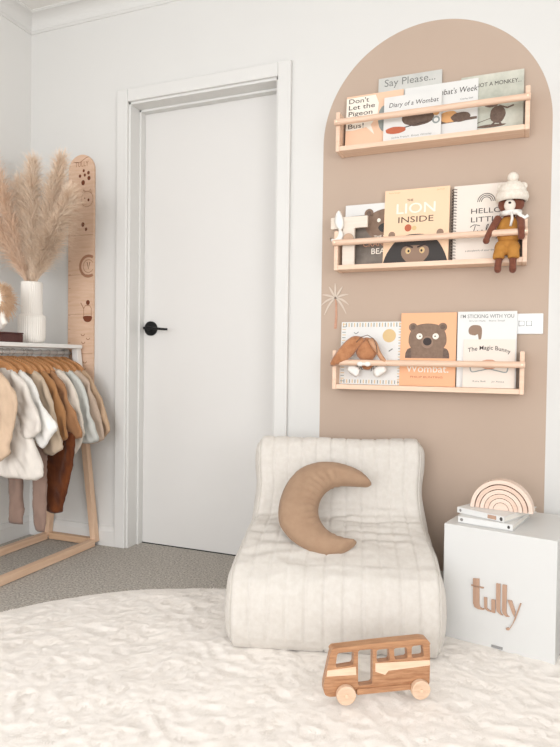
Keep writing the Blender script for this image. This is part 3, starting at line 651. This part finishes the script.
# white knotted teether ribbon / leaf hanging on the T
m_cotton = M('white_cotton', (240, 235, 228), .9, bump=.2, bscale=500)
rbw = thing('bow', 'small white cotton bow tied over the wooden letter T', 'bow', (-.672, 2.2975, 1.392))
inflate([tuple(p) for p in spline([(-.004, -.002), (-.020, .028), (-.016, .062), (-.002, .074), (.012, .045), (.016, .015), (.006, -.004)], 4, True)], .005, .010, .008, m_cotton).build('upper_loop', rbw, smooth=True)
inflate([tuple(p) for p in spline([(-.002, .004), (.014, -.012), (.012, -.038), (-.006, -.052), (-.030, -.046), (-.038, -.030), (-.022, -.034), (-.008, -.020)], 4, True)], .005, .010, .008, m_cotton).build('lower_tail', rbw, smooth=True)
tr = M('taupe_disc', (196, 164, 140), .7)
cn = MB(); cn.tube([(0, 0, 0), (0, .007, 0)], .020, tr, 28); cn = cn.build('clip_disc', bevel=.002); cn.parent = rbw; cn.location = (.035, -.0035, -.036)

# ------------------------------------------------------------------ bear doll
m_bear = M('brown_felt', (128, 76, 56), .95, (112, 64, 48), 60, bump=.3, bscale=500, sheen=.2); m_must = M('mustard_linen', (190, 134, 66), .9, (176, 120, 54), 50, bump=.3, bscale=600)
m_muz = M('cream_felt', (232, 220, 206), .95); m_knit = M('cream_knit', (240, 232, 220), .95, (228, 216, 200), 120, bump=.8, bscale=160)
bd = thing('bear_doll', 'brown bear doll in mustard overalls and cream hat, right of middle ledge', 'doll', (-.058, 2.300, 1.200))
b = MB()
b.ball((.006, .018, .245), (.045, .028, .036), m_bear).ball((0, .018, .21), (.02, .016, .03), m_bear).ball((0, .020, .145), (.040, .021, .065), m_bear)
b.tube([(-.035, .010, .200), (-.050, -.006, .168), (-.066, -.020, .135), (-.073, -.022, .118)], [.013, .013, .012, .009], m_bear, 12).tube([(.034, .010, .200), (.040, -.008, .175), (.041, -.024, .150), (.042, -.026, .126)], [.013, .013, .013, .010], m_bear, 12)
b.tube([(-.022, .010, .09), (-.026, -.020, .060), (-.032, -.028, .030), (-.033, -.030, .008)], [.015, .014, .012, .013], m_bear, 12).tube([(.014, .010, .09), (.016, -.020, .060), (.016, -.028, .030), (.016, -.030, .006)], [.015, .014, .012, .013], m_bear, 12)
for x, z in ((-.073, .113), (.042, .122), (-.033, .010), (.016, .008)): b.ball((x, -.026, z), .0125, m_bear)
b.build('body', bd, smooth=True, remesh=.0032)
o_ = MB(); o_.ball((0, .016, .150), (.043, .026, .055), m_must).ball((-.004, -.0, .090), (.044, .022, .028), m_must)
for x, x2 in ((-.024, -.031), (.015, .018)): o_.tube([(x, .006, .100), (x, -.018, .080), (x2, -.026, .058), (x2, -.027, .047)], [.021, .021, .020, .020], m_must, 14)
o_.build('overalls', bd, smooth=True, remesh=.0032)
f_ = MB(); f_.ball((.002, -.012, .234), (.019, .013, .022), m_muz); f_.build('muzzle', bd, smooth=True)
e_ = MB(); e_.ball((.002, -.025, .240), (.005, .004, .004), m_black, 10, 8); e_.ball((-.020, -.008, .256), .0025, m_black, 8, 6); e_.ball((.026, -.008, .256), .0025, m_black, 8, 6); e_.build('face_features', bd, smooth=True)
h_ = MB(); h_.lathe([(.0001, .326), (.02, .323), (.038, .312), (.047, .295), (.049, .272)], m_knit, 28, (.008, .018)); h_.lathe([(.045, .252), (.052, .254), (.056, .267), (.053, .282), (.046, .286)], m_knit, 28, (.008, .018))
for s in (-1, 1): h_.ball((.008 + s * .036, .018, .305), (.014, .010, .014), m_knit, 12, 8)
h_.build('knitted_hat', bd, smooth=True)
MB().ball((.010, .016, .337), .019, m_knit, 18, 12).build('pompom', bd, smooth=True)
s_ = MB(); s_.tube([(-.024, .010, .211), (-.012, -.010, .209), (.006, -.016, .209), (.024, -.008, .210), (.034, .008, .213), (.02, .03, .215), (-.01, .035, .214), (-.024, .010, .211)], .0095, m_cotton, 10); s_.tube([(.008, -.022, .208), (.011, -.024, .185), (.006, -.024, .160)], [.010, .012, .010], m_cotton, 10, .4)
s_.tube([(.026, -.010, .210), (.040, -.010, .196), (.052, -.012, .188), (.062, -.012, .196)], [.008, .006, .006, .006], m_cotton, 8, .5); s_.build('scarf', bd, smooth=True)

# ------------------------------------------------------------------ bunny doll
m_bun = M('caramel_velvet', (190, 134, 94), .9, (164, 108, 72), 40, bump=.3, bscale=400, sheen=.4); m_bunl = M('caramel_velvet_light', (206, 160, 128), .9, (190, 142, 108), 40, bump=.2, bscale=400)
bn = thing('bunny_doll', 'caramel lop-eared bunny doll draped over rail of lowest ledge', 'doll', (-.562, 2.305, .880))
b = MB(); b.ball((.0, .004, .050), (.044, .028, .047), m_bun).ball((0, .018, .0), (.028, .014, .030), m_bun); b.build('body', bn, smooth=True, remesh=.004)
ear = inflate([tuple(p) for p in spline([(.0, .088), (-.022, .100), (-.052, .098), (-.085, .070), (-.118, .028), (-.136, -.004), (-.130, -.016), (-.105, -.012), (-.078, .002), (-.052, .020), (-.028, .050), (-.006, .074)], 4, True)], .006, .020, .018, m_bun, disp=lambda x, z: -.016 - .010 * min(1, abs(x) / .1)); ear.build('ear', bn, smooth=True)
ear = inflate([tuple(p) for p in spline([(.010, .086), (.030, .092), (.048, .074), (.062, .040), (.092, -.004), (.088, -.012), (.066, .004), (.044, .034), (.022, .062)], 4, True)], .006, .014, .014, m_bunl, disp=lambda x, z: -.018 - .008 * min(1, abs(x) / .1)); ear.build('ear', bn, smooth=True)['label'] = 'paler inner side of the ear'
rr_ = MB(); rr_.tube([(x, -.034 - .004 * math.sin(i), z) for i, (x, z) in enumerate([(-.030, .076), (-.010, .096), (.014, .103), (.036, .090), (.047, .064), (.050, .035)])], .0014, i_brown, 6); rr_.build('headband', bn, smooth=True)
w_ = MB(); w_.ball((.0, -.034, -.006), .006, m_cotton, 10, 8).ball((-.014, -.032, -.006), (.013, .006, .009), m_cotton, 12, 8).ball((.014, -.032, -.006), (.013, .006, .009), m_cotton, 12, 8); w_.build('neck_bow', bn, smooth=True)
for x, s in ((-.048, -1), (.055, 1)):
    inflate([tuple(p) for p in spline([(x - s * -.020, -.014), (x - s * .0, -.010), (x - s * .022, -.022), (x - s * .024, -.044), (x - s * .010, -.056), (x + s * .012, -.044), (x + s * .026, -.030)], 4, True)], .005, .018, .014, m_cotton, disp=lambda x, z: -.002).build('paw', bn, smooth=True)

# palm tree ornament on the wall
m_frond = M('palm_white', (212, 197, 182), .7); m_trunk = M('palm_pink_wood', (206, 160, 136), .7, (190, 142, 118), 90)
pm = thing('palm_ornament', 'small flat palm tree wall decal left of lowest ledge', 'wall decal', (-.708, YB, 1.016))
prism([(-.005, -.002), (.006, -.002), (.008, .05), (.006, .10), (-.002, .125), (.0, .05)], -.003, -.0003, m_trunk).build('trunk', pm)
for a0, ln, dr in ((178, .060, .030), (152, .062, .014), (118, .058, .004), (92, .058, -.002), (60, .058, .004), (28, .060, .014), (2, .056, .030), (205, .05, .045), (335, .05, .042)):
    a0 = math.radians(a0); mb = MB(); C0 = Vector((-.001, .120)); pts = []
    for i in range(9):
        t_ = i / 8; pts.append(C0 + Vector((math.cos(a0), math.sin(a0))) * ln * t_ + Vector((0, -dr * t_ * t_)))
    up, dn = [], []
    for i, p in enumerate(pts):
        tt = (pts[min(8, i + 1)] - pts[max(0, i - 1)]).normalized(); nn = Vector((-tt.y, tt.x)) * (.0006 + .0034 * math.sin(PI * min(1, i / 8 * .9 + .06))); up.append(tuple(p + nn)); dn.append(tuple(p - nn))
    prism((up + dn[::-1])[::-1], -.003, -.0003, m_frond, mb=mb); mb.build('frond', pm)

# ------------------------------------------------------------------ growth chart
m_ply = M('growth_plywood', (224, 192, 168), .6, (212, 176, 148), 7, (1.5, 1, 12), .05, 90, .2, detail=6); m_burn = M('burnt_engraving', (120, 66, 44), .8)
m_burn2 = M('light_engraving', (168, 122, 96), .8)
gc = thing('growth_chart', 'tall plywood growth chart with engraved animals against back wall', 'growth chart', (-1.967, 2.366, .70))
hw = .0745; zt = 1.145
poly = [(-hw, 0), (hw, 0)] + [(hw * math.cos(PI * i / 20), zt - hw + hw * math.sin(PI * i / 20)) for i in range(21)]
prism(poly, 0, .012, m_ply).build('board', gc, bevel=.001)
en = MB(); q = -.0004
def gz(px_y): return .885 + (361 - px_y) / 613 * (.369 * 1.967 + .929 * 2.366) * .974 - .70     # heights read off the chart
en.text('TULLY', .004, gz(166.5), .034, m_burn2, q, width=.078, bold=.01); en.stroke([(-.045, gz(161)), (-.01, gz(162.5)), (.03, gz(158)), (.042, gz(157.5))], .003, m_burn2, q)
en.build('name_lettering', gc); en = MB()
for px, py, r in ((84, 171, .0065), (88.5, 173.5, .0075), (80.5, 176, .007), (85, 175.5, .0065), (89, 179, .009), (83.5, 183, .0105)): en.disc((px - 81.5) / 24 * .147, gz(py), r, r * 1.15, m_burn, q)
def ring(cx, cz, rx, rz, w, m, n=40):
    lim = (hw - .003 - cx) / rx; a0 = math.acos(lim) if lim < 1 else 0
    en.stroke([(cx + rx * math.cos(a0 + (2 * PI - 2 * a0) * i / n), cz + rz * math.sin(a0 + (2 * PI - 2 * a0) * i / n)) for i in range(n + 1)], w, m, q)
en.build('paw_print_dots', gc); en = MB()
ring(.036, gz(200), .034, .036, .0022, m_burn2); en.disc(.044, gz(201), .006, .007, m_burn, q); en.disc(.022, gz(199), .003, .003, m_burn, q); en.stroke([(.010, gz(193)), (.016, gz(190)), (.026, gz(193))], .003, m_burn2, q); en.stroke([(.046, gz(192)), (.056, gz(190)), (.06, gz(195))], .003, m_burn2, q)
en.build('animal_face', gc); en = MB()
for px, py, r in ((83.5, 225.5, .009), (86.5, 230.5, .007)): en.disc((px - 81.5) / 24 * .147, gz(py), r, r * 1.2, m_burn, q)
en.build('small_tracks', gc); en = MB()
ring(.046, gz(268), .048, .048, .013, m_burn2); ring(.046, gz(268), .030, .030, .0025, m_burn2); en.stroke([(.038, gz(264)), (.046, gz(271)), (.054, gz(264))], .004, m_burn, q)
en.build('round_emblem', gc); en = MB()
en.disc(.044, gz(305), .011, .012, m_burn, q); en.flat([tuple(p) for p in spline([(.018, gz(319)), (.066, gz(319)), (.062, gz(323.5)), (.044, gz(325)), (.024, gz(323.5))], 4, True)], m_burn, q); en.stroke([(.020, gz(319)), (.020, gz(311)), (.030, gz(308)), (.054, gz(308)), (.064, gz(311)), (.064, gz(319))], .003, m_burn2, q); en.stroke([(.02, gz(311)), (.002, gz(305))], .004, m_burn2, q)
en.build('standing_animal', gc); en = MB()
for px, py in ((84, 337), (89, 341), (84.5, 345), (82, 368), (86, 365), (85, 372)): en.stroke([((px - 81.5) / 24 * .147 + .010 * math.cos(t), gz(py) + .008 * math.sin(t)) for t in [PI + PI * i / 8 for i in range(9)]], .004, m_burn2, q)
en.build('claw_marks', gc); en = MB()
for i in range(15): z = .06 + i * .065; en.stroke([(-hw + .004, z), (-hw + .016, z)], .002, m_burn2, q)
for i in range(4): z = gz(357) + i * .187; en.stroke([(-hw + .002, z), (hw - .002, z)], .0016, m_burn2, q)
en.build('ruler_marks', gc)

# ------------------------------------------------------------------ clothes rack
m_rw = wood('rack_pine', (228, 196, 168), (214, 178, 148), 'z', 8); m_rwy = wood('rack_pine_long', (228, 196, 168), (214, 178, 148), 'y', 8); m_rwx = wood('rack_pine_cross', (216, 180, 148), (200, 164, 132), 'x', 8)
m_rwhite = M('rack_white_paint', (236, 233, 228), .5)
RX = -2.0; RY0, RY1 = .95, 2.350
rk = thing('clothes_rack', 'a-frame wooden clothes rack with white top along left wall', 'clothes rack', (RX, 0, 0))
FX, BX = .139, -.142
for ye, yt in ((RY1, RY1 - .012), (RY0, RY0 + .012)):
    for x in (FX, BX):
        s = 1 if x > 0 else -1; top = (s * .034, yt, .925); bot = (x, ye, .018); mid = tuple(bot[i] + (top[i] - bot[i]) * .86 for i in range(3))
        MB().beam(bot, mid, .030, .030, m_rw).build('leg', rk, bevel=.002); MB().beam(mid, top, .0305, .0305, m_rwhite).build('leg_top', rk, bevel=.002)['label'] = 'white painted leg top'
    MB().box(BX + .016, FX - .016, ye - .014, ye + .014, .004, .034, m_rwx).build('end_bar', rk, bevel=.002)
for x in (FX, BX): MB().box(x - .015, x + .015, RY0 + .016, RY1 - .016, .002, .034, m_rwy).build('floor_bar', rk, bevel=.002)
MB().box(-.078, .062, RY0 - .02, RY1 - .002, .926, .944, m_rwhite).build('top_shelf', rk, bevel=.003)
tt = MB(); tt.tube([(0, RY0 + .02, .905), (0, RY1 - .02, .905)], .009, m_rwhite, 14); tt.build('hanging_rail', rk, smooth=True)

m_hang = M('hanger_wood', (206, 152, 104), .45, (186, 130, 84), 14, (1, 6, 6), .05, 100); m_hook = M('hook_steel', (200, 198, 194), .3, metal=.9)
def make_hanger():
    r = thing('clothes_hanger', '', 'hanger')
    up = spline([(-.125, -.048), (-.095, -.022), (-.045, -.002), (0, .012), (.045, -.002), (.095, -.022), (.125, -.048)], 5); dn = spline([(.122, -.062), (.09, -.052), (.045, -.036), (0, -.026), (-.045, -.036), (-.09, -.052), (-.122, -.062)], 5)
    prism([tuple(p) for p in list(up) + list(dn)][::-1], -.009, .009, m_hang).build('shoulder_bar', r, bevel=.003)
    h = MB(); h.tube([(0, 0, .004), (0, 0, .018)] + [(.0125 * math.cos(t) , 0, .030 + .0125 * math.sin(t) - .0) for t in [-PI / 2 + PI * 1.35 * i / 10 for i in range(11)]], .0016, m_hook, 6); h.build('hook', r, smooth=True)
    return r
HZ = .876
cloth_seed = [0]
def cloth_mat(name, c, v=None, bump=.35, bs=350):
    c = tuple(int(x * (.95 if min(c) < 200 else 1)) for x in c)
    return M(name, c, .95, v or tuple(int(x * .95) for x in c), 30, (1, 1, .4), bump, bs, .1, .15)
def garment(label, y, mat, kind='top', hem=.50, sleeve=(.56, .50), xmax=.27, group='garments on the clothes rack', cat='top', name='childrens_top', out=None, gather=0.0, yw=.034, bwid=.17):
    cloth_seed[0] += 1; sd = cloth_seed[0] * 3.7
    r = thing(name, label, cat, (RX, y, 0), (0, 0, math.radians(random.uniform(-3, 3))), group)
    def fold(x, z, k=1.0): return k * (.0050 * math.sin((x * 75 + sd) + 3 * noise.noise(Vector((x * 8, z * 6, sd)))) * min(1, max(0, (.84 - z) / .15)) + .006 * noise.noise(Vector((x * 16, z * 7, sd + 2))) + .007 * (1 - 2.6 * abs(noise.noise(Vector((x * 24 + z * 9, z * 13, sd + 5))))))
    if kind == 'top':
        hw_ = .125 + (.01 if hem > .46 else .02)
        bw = bwid; body = [(-.054, .850), (-.036, .824), (0, .812), (.036, .824), (.054, .850), (.10, .838), (.148, .808), (.160, .75), (.150, .66), (.5 * (.15 + bw), .58), (bw, hem + .012), (bw * .5, hem - .006), (0, hem), (-bw * .5, hem - .006), (-bw, hem + .012), (-.5 * (.15 + bw), .58), (-.150, .66), (-.160, .75), (-.148, .808), (-.10, .838)]
        inflate([tuple(p) for p in spline(body, 3, True)], .011, yw, .03, mat, disp=lambda x, z: fold(x, z)).build('torso', r, smooth=True)
        for s in (-1, 1):
            z1, z2 = sleeve; X = xmax
            sl = [(.105, .834), (.155, .810), (.196, .770), (.228, .700), (X - .006, z1 + .03), (X, z1 - .002), (X - .012, z1 - .014), (X - .055, z2), (X - .092, z2 + .004), (X - .104, z2 + .03), (.148, .640), (.130, .700), (.108, .775)]
            inflate([(p[0] * s, p[1]) for p in spline(sl, 3, True)], .010, .022, .020, mat, disp=lambda x, z: -.010 + fold(x, z, 1.1)).build('sleeve', r, smooth=True)
    else:
        for poly in out: inflate([tuple(p) for p in spline(poly, 3, True)], .011, .026, .028, mat, disp=lambda x, z: fold(x, z, .8)).build('trouser_leg', r, smooth=True)
        inflate([(-.12, .64), (.16, .64), (.16, .60), (.15, .54), (-.12, .54), (-.12, .60)], .012, .026, .02, mat).build('waistband', r, smooth=True)
    return r
hg0 = make_hanger(); first = True
def hang(label, y):
    global first
    h = hg0 if first else copy_tree(hg0)
    first = False; h.location = (RX, y, HZ); h.rotation_euler = (0, 0, math.radians(random.uniform(-5, 5))); h['label'] = label; h['group'] = 'wooden hangers on the clothes rack'
G_ = [  # y, colour, hem, sleeve z, xmax, label, name, category
    (2.285, (206, 174, 144), .56, (.56, .515), .285, 'tan knitted jumper hanging farthest right on the rack', 'knitted_jumper', 'jumper'),
    (2.238, (212, 188, 168), .55, (.53, .500), .275, 'pinkish beige top hanging next to the tan jumper', 'long_sleeve_top', 'top'),
    (2.190, (210, 210, 204), .54, (.53, .508), .285, 'pale grey cotton shirt hanging third from the right', 'cotton_shirt', 'shirt'),
    (2.140, (230, 218, 204), .52, (.56, .470), .272, 'cream knit cardigan hanging between grey shirt and brown jumper', 'knit_cardigan', 'cardigan'),
    (2.088, (182, 134, 96), .57, (.56, .540), .292, 'brown fleece jumper hanging right of the caramel one', 'fleece_jumper', 'jumper'),
    (2.036, (186, 136, 92), .55, (.56, .530), .270, 'caramel corduroy jacket hanging beside scalloped beige top', 'corduroy_jacket', 'jacket'),
    (1.984, (212, 190, 166), .52, (.52, .482), .272, 'beige textured top with scalloped edge behind the white shirt', 'textured_top', 'top'),
    (1.925, (242, 238, 232), .54, (.60, .525), .302, 'bright white shirt with wide sleeves, whitest on the rack', 'white_shirt', 'shirt'),
    (1.870, (232, 224, 214), .405, (.60, .56), .262, 'off white fleece coat hanging lowest over mauve leggings', 'fleece_coat', 'coat'),
    (1.790, (228, 198, 170), .50, (.52, .478), .190, 'peach sweater hanging nearest the left edge of the photo', 'peach_sweater', 'sweater'),
]
for y, c, hem, sl, xm, lab, nm, cat in G_:
    garment(lab, y, cloth_mat(nm + '_cloth', c), 'top', hem, sl, xm, 'garments on the clothes rack', cat, nm, bwid={'fleece_coat': .262, 'white_shirt': .20, 'peach_sweater': .15, 'textured_top': .20}.get(nm, .18))
    hang('wooden hanger holding the ' + lab.split(' hanging')[0].split(' with')[0].split(',')[0], y)
garment('mauve brown leggings hanging below the off white coat', 1.990, cloth_mat('mauve_jersey', (160, 134, 120), None, .2), 'legs', out=[[(-.075, .56), (.045, .56), (.048, .40), (.052, .20), (.050, .178), (-.018, .176), (-.028, .20), (-.032, .36), (-.08, .50)], [(.06, .56), (.165, .56), (.172, .46), (.170, .30), (.165, .17), (.145, .152), (.110, .160), (.100, .22), (.094, .38), (.07, .48)]][0:2], cat='leggings', name='jersey_leggings')
garment('dark rust velvet trousers hanging below the brown jumper', 2.062, cloth_mat('rust_velvet', (122, 68, 36), (84, 44, 26), .3), 'legs', out=[[(.10, .57), (.26, .57), (.268, .50), (.26, .42), (.235, .33), (.205, .245), (.188, .226), (.120, .222), (.108, .25), (.10, .42)]], cat='trousers', name='velvet_trousers')
hang('wooden hanger holding the mauve brown leggings', 1.958); hang('wooden hanger holding the rust velvet trousers', 2.062)

# ------------------------------------------------------------------ vase with pampas grass
m_vase = M('white_ceramic', (238, 232, 224), .5)
VX, VY, VZ = -2.0, 2.09, .9445
v = thing('fluted_vase', 'white fluted ceramic vase standing on the rack top', 'vase', (VX, VY, VZ))
mb = MB(); mb.lathe([(.0001, .0), (.040, .0), (.051, .008), (.056, .022), (.0565, .055), (.0565, .112), (.054, .120), (.046, .124), (.0435, .130), (.0435, .262), (.0415, .266), (.038, .264), (.038, .14), (.0001, .12)], m_vase, 180, (0, 0), 36, .022); mb.build('fluted_body', v, smooth=True)
m_pampas = M('pampas_fluff', (244, 218, 192), .9, (248, 232, 214), 22, (1, 1, 1)); m_stem = M('pampas_stem', (206, 172, 132), .8)
b_p = [m_pampas, M('pampas_fluff_pink', (240, 206, 176), .9, (246, 222, 200), 22), M('pampas_fluff_pale', (246, 228, 208), .9, (242, 216, 190), 22)]
def plume(label, tip, s0, dens, mi, bow):
    r = thing('pampas_plume', label, 'dried grass', (VX, VY, VZ + .14), (0, 0, 0), 'pampas plumes in the fluted vase')
    base = Vector((tip[0] * .13, tip[1] * .13, .0)); tipv = Vector(tip); t0 = .12 / tip[2]
    def P(t):
        k_ = max(0.0, (t - t0) / (1 - t0)) ** (bow * .92)
        return base + Vector(((tipv.x - base.x) * k_, (tipv.y - base.y) * k_, tipv.z * t))
    MB().tube([P(i / 12) for i in range(12)], .0016, m_stem, 5).build('stem', r, smooth=True)
    vs, fs = [], []
    for i in range(dens):
        t = s0 + (1 - s0) * random.random() ** .9; p = P(t); tg = (P(min(1, t + .02)) - P(t - .02)).normalized()
        u = (t - s0) / (1 - s0); env = min(1, .25 + u * 2.2) * (1 - max(0, (u - .8) / .2) * .45)
        a = random.uniform(0, 2 * PI); side = Vector((math.cos(a), math.sin(a), 0)); side = (side - tg * side.dot(tg)).normalized()
        ln = random.uniform(.05, .115) * (.5 + .5 * env); spread = random.uniform(.2, 1.2) * env
        wv = Vector((random.uniform(-1, 1), random.uniform(-1, 1), random.uniform(-1, 1))).cross(tg).normalized() * random.uniform(.0008, .0017)
        k = len(vs); prev = p
        for j in range(5):
            f = j / 4; q_ = p + tg * ln * f * (1 - .25 * f * spread) + side * ln * spread * f ** 1.2 + Vector((0, 0, -.030 * f * f * spread)) + Vector((noise.noise(p * 30 + Vector((f * 2, 0, 0))), noise.noise(p * 30 + Vector((0, f * 2, 4))), 0)) * .022 * f
            if q_.z < .15 and math.hypot(q_.x, q_.y) > .036: q_.z = max(q_.z, .128 + .02 * f)
            if VX + q_.x < XL + .012: q_.x = XL + .012 - VX
            if VY + q_.y > 2.355: q_.y = 2.355 - VY
            ww = wv * (1 - f * .8); vs += [q_ - ww, q_ + ww]
        fs += [(k + 2 * j, k + 2 * j + 1, k + 2 * j + 3, k + 2 * j + 2) for j in range(4)]
    mb = MB(); mb.add(vs, fs, b_p[mi]); mb.build('feathery_head', r)
plume('pampas plume leaning far left toward the corner', (-.175, -.06, .66), .22, 4600, 1, 1.3)
plume('pampas plume left of centre in the vase', (-.095, .03, .56), .22, 3600, 0, 1.2)
plume('tall upright pampas plume at centre of the vase', (.000, .0, .63), .20, 4800, 2, 1.1)
plume('pampas plume just right of the tall centre one', (.080, .04, .55), .22, 4200, 0, 1.15)
plume('pampas plume leaning right, tip before growth chart', (.155, .0, .62), .22, 4800, 2, 1.2)
plume('pampas plume right of centre, its tip just below the highest', (.178, .03, .50), .26, 4200, 1, 1.25)
plume('low drooping pampas plume spreading over the growth chart', (.210, -.02, .47), .24, 4400, 0, 1.2)
plume('short pampas plume low at the right side of the vase', (.150, -.03, .36), .28, 3400, 2, 1.2)
plume('short pampas plume low at the left side of the vase', (-.14, -.06, .38), .28, 3400, 1, 1.25)

# ------------------------------------------------------------------ dark book and lion doll at left edge
m_oxb = M('oxblood_leather', (88, 52, 46), .5, (74, 42, 38), 30)
ob = thing('keepsake_box', 'dark red brown flat box under the lion doll', 'box', (-2.07, 1.72, .9445))
MB().box(.0, .125, 0, .265, 0, .034, m_oxb).build('base', ob, bevel=.002); MB().box(-.002, .127, -.002, .267, .0345, .040, m_oxb).build('lid', ob, bevel=.002)
m_face = M('lion_face', (240, 232, 222), .9); m_pink = M('pale_pink_cotton', (232, 214, 202), .9)
ln = thing('lion_doll', 'lion doll with shaggy tan mane at the left edge', 'doll', (-1.982, 1.888, .986))
b = MB(); b.ball((0, 0, .130), (.045, .035, .047), m_face).ball((0, 0, .050), (.036, .030, .052), m_face).tube([(-.02, -.01, .02), (-.03, -.05, .015), (-.03, -.08, .012)], .014, m_face, 10).tube([(.03, -.0, .08), (.045, -.02, .05), (.058, -.02, .025)], [.011, .011, .012], m_face, 10)
b.build('body', ln, smooth=True, remesh=.004)
vs, fs = [], []
for i in range(1500):
    a = random.uniform(0, 2 * PI); rr0 = random.uniform(.030, .046); dy = random.uniform(-.02, .03); L_ = random.uniform(.028, .052)
    c0 = Vector((math.cos(a) * rr0, dy, .130 + math.sin(a) * rr0)); dr = Vector((math.cos(a + random.uniform(-.4, .4)), random.uniform(-.35, .35), math.sin(a + random.uniform(-.4, .4)) - .1)).normalized(); wv = dr.cross(Vector((random.uniform(-1, 1), 1, random.uniform(-1, 1)))).normalized() * .0011
    k = len(vs)
    for j in range(4):
        f = j / 3; q_ = c0 + dr * L_ * f + Vector((0, 0, -.012 * f * f)); vs += [q_ - wv * (1 - .7 * f), q_ + wv * (1 - .7 * f)]
    fs += [(k + 2 * j, k + 2 * j + 1, k + 2 * j + 3, k + 2 * j + 2) for j in range(3)]
mb = MB(); mb.add(vs, fs, M('lion_mane', (222, 188, 156), .9, (204, 168, 134), 30)); mb.build('mane', ln)
e_ = MB(); e_.ball((.022, -.034, .142), .005, m_black, 10, 8).ball((-.018, -.034, .142), .005, m_black, 10, 8).ball((.004, -.040, .125), (.008, .006, .006), m_black, 10, 8); e_.build('face_features', ln, smooth=True)
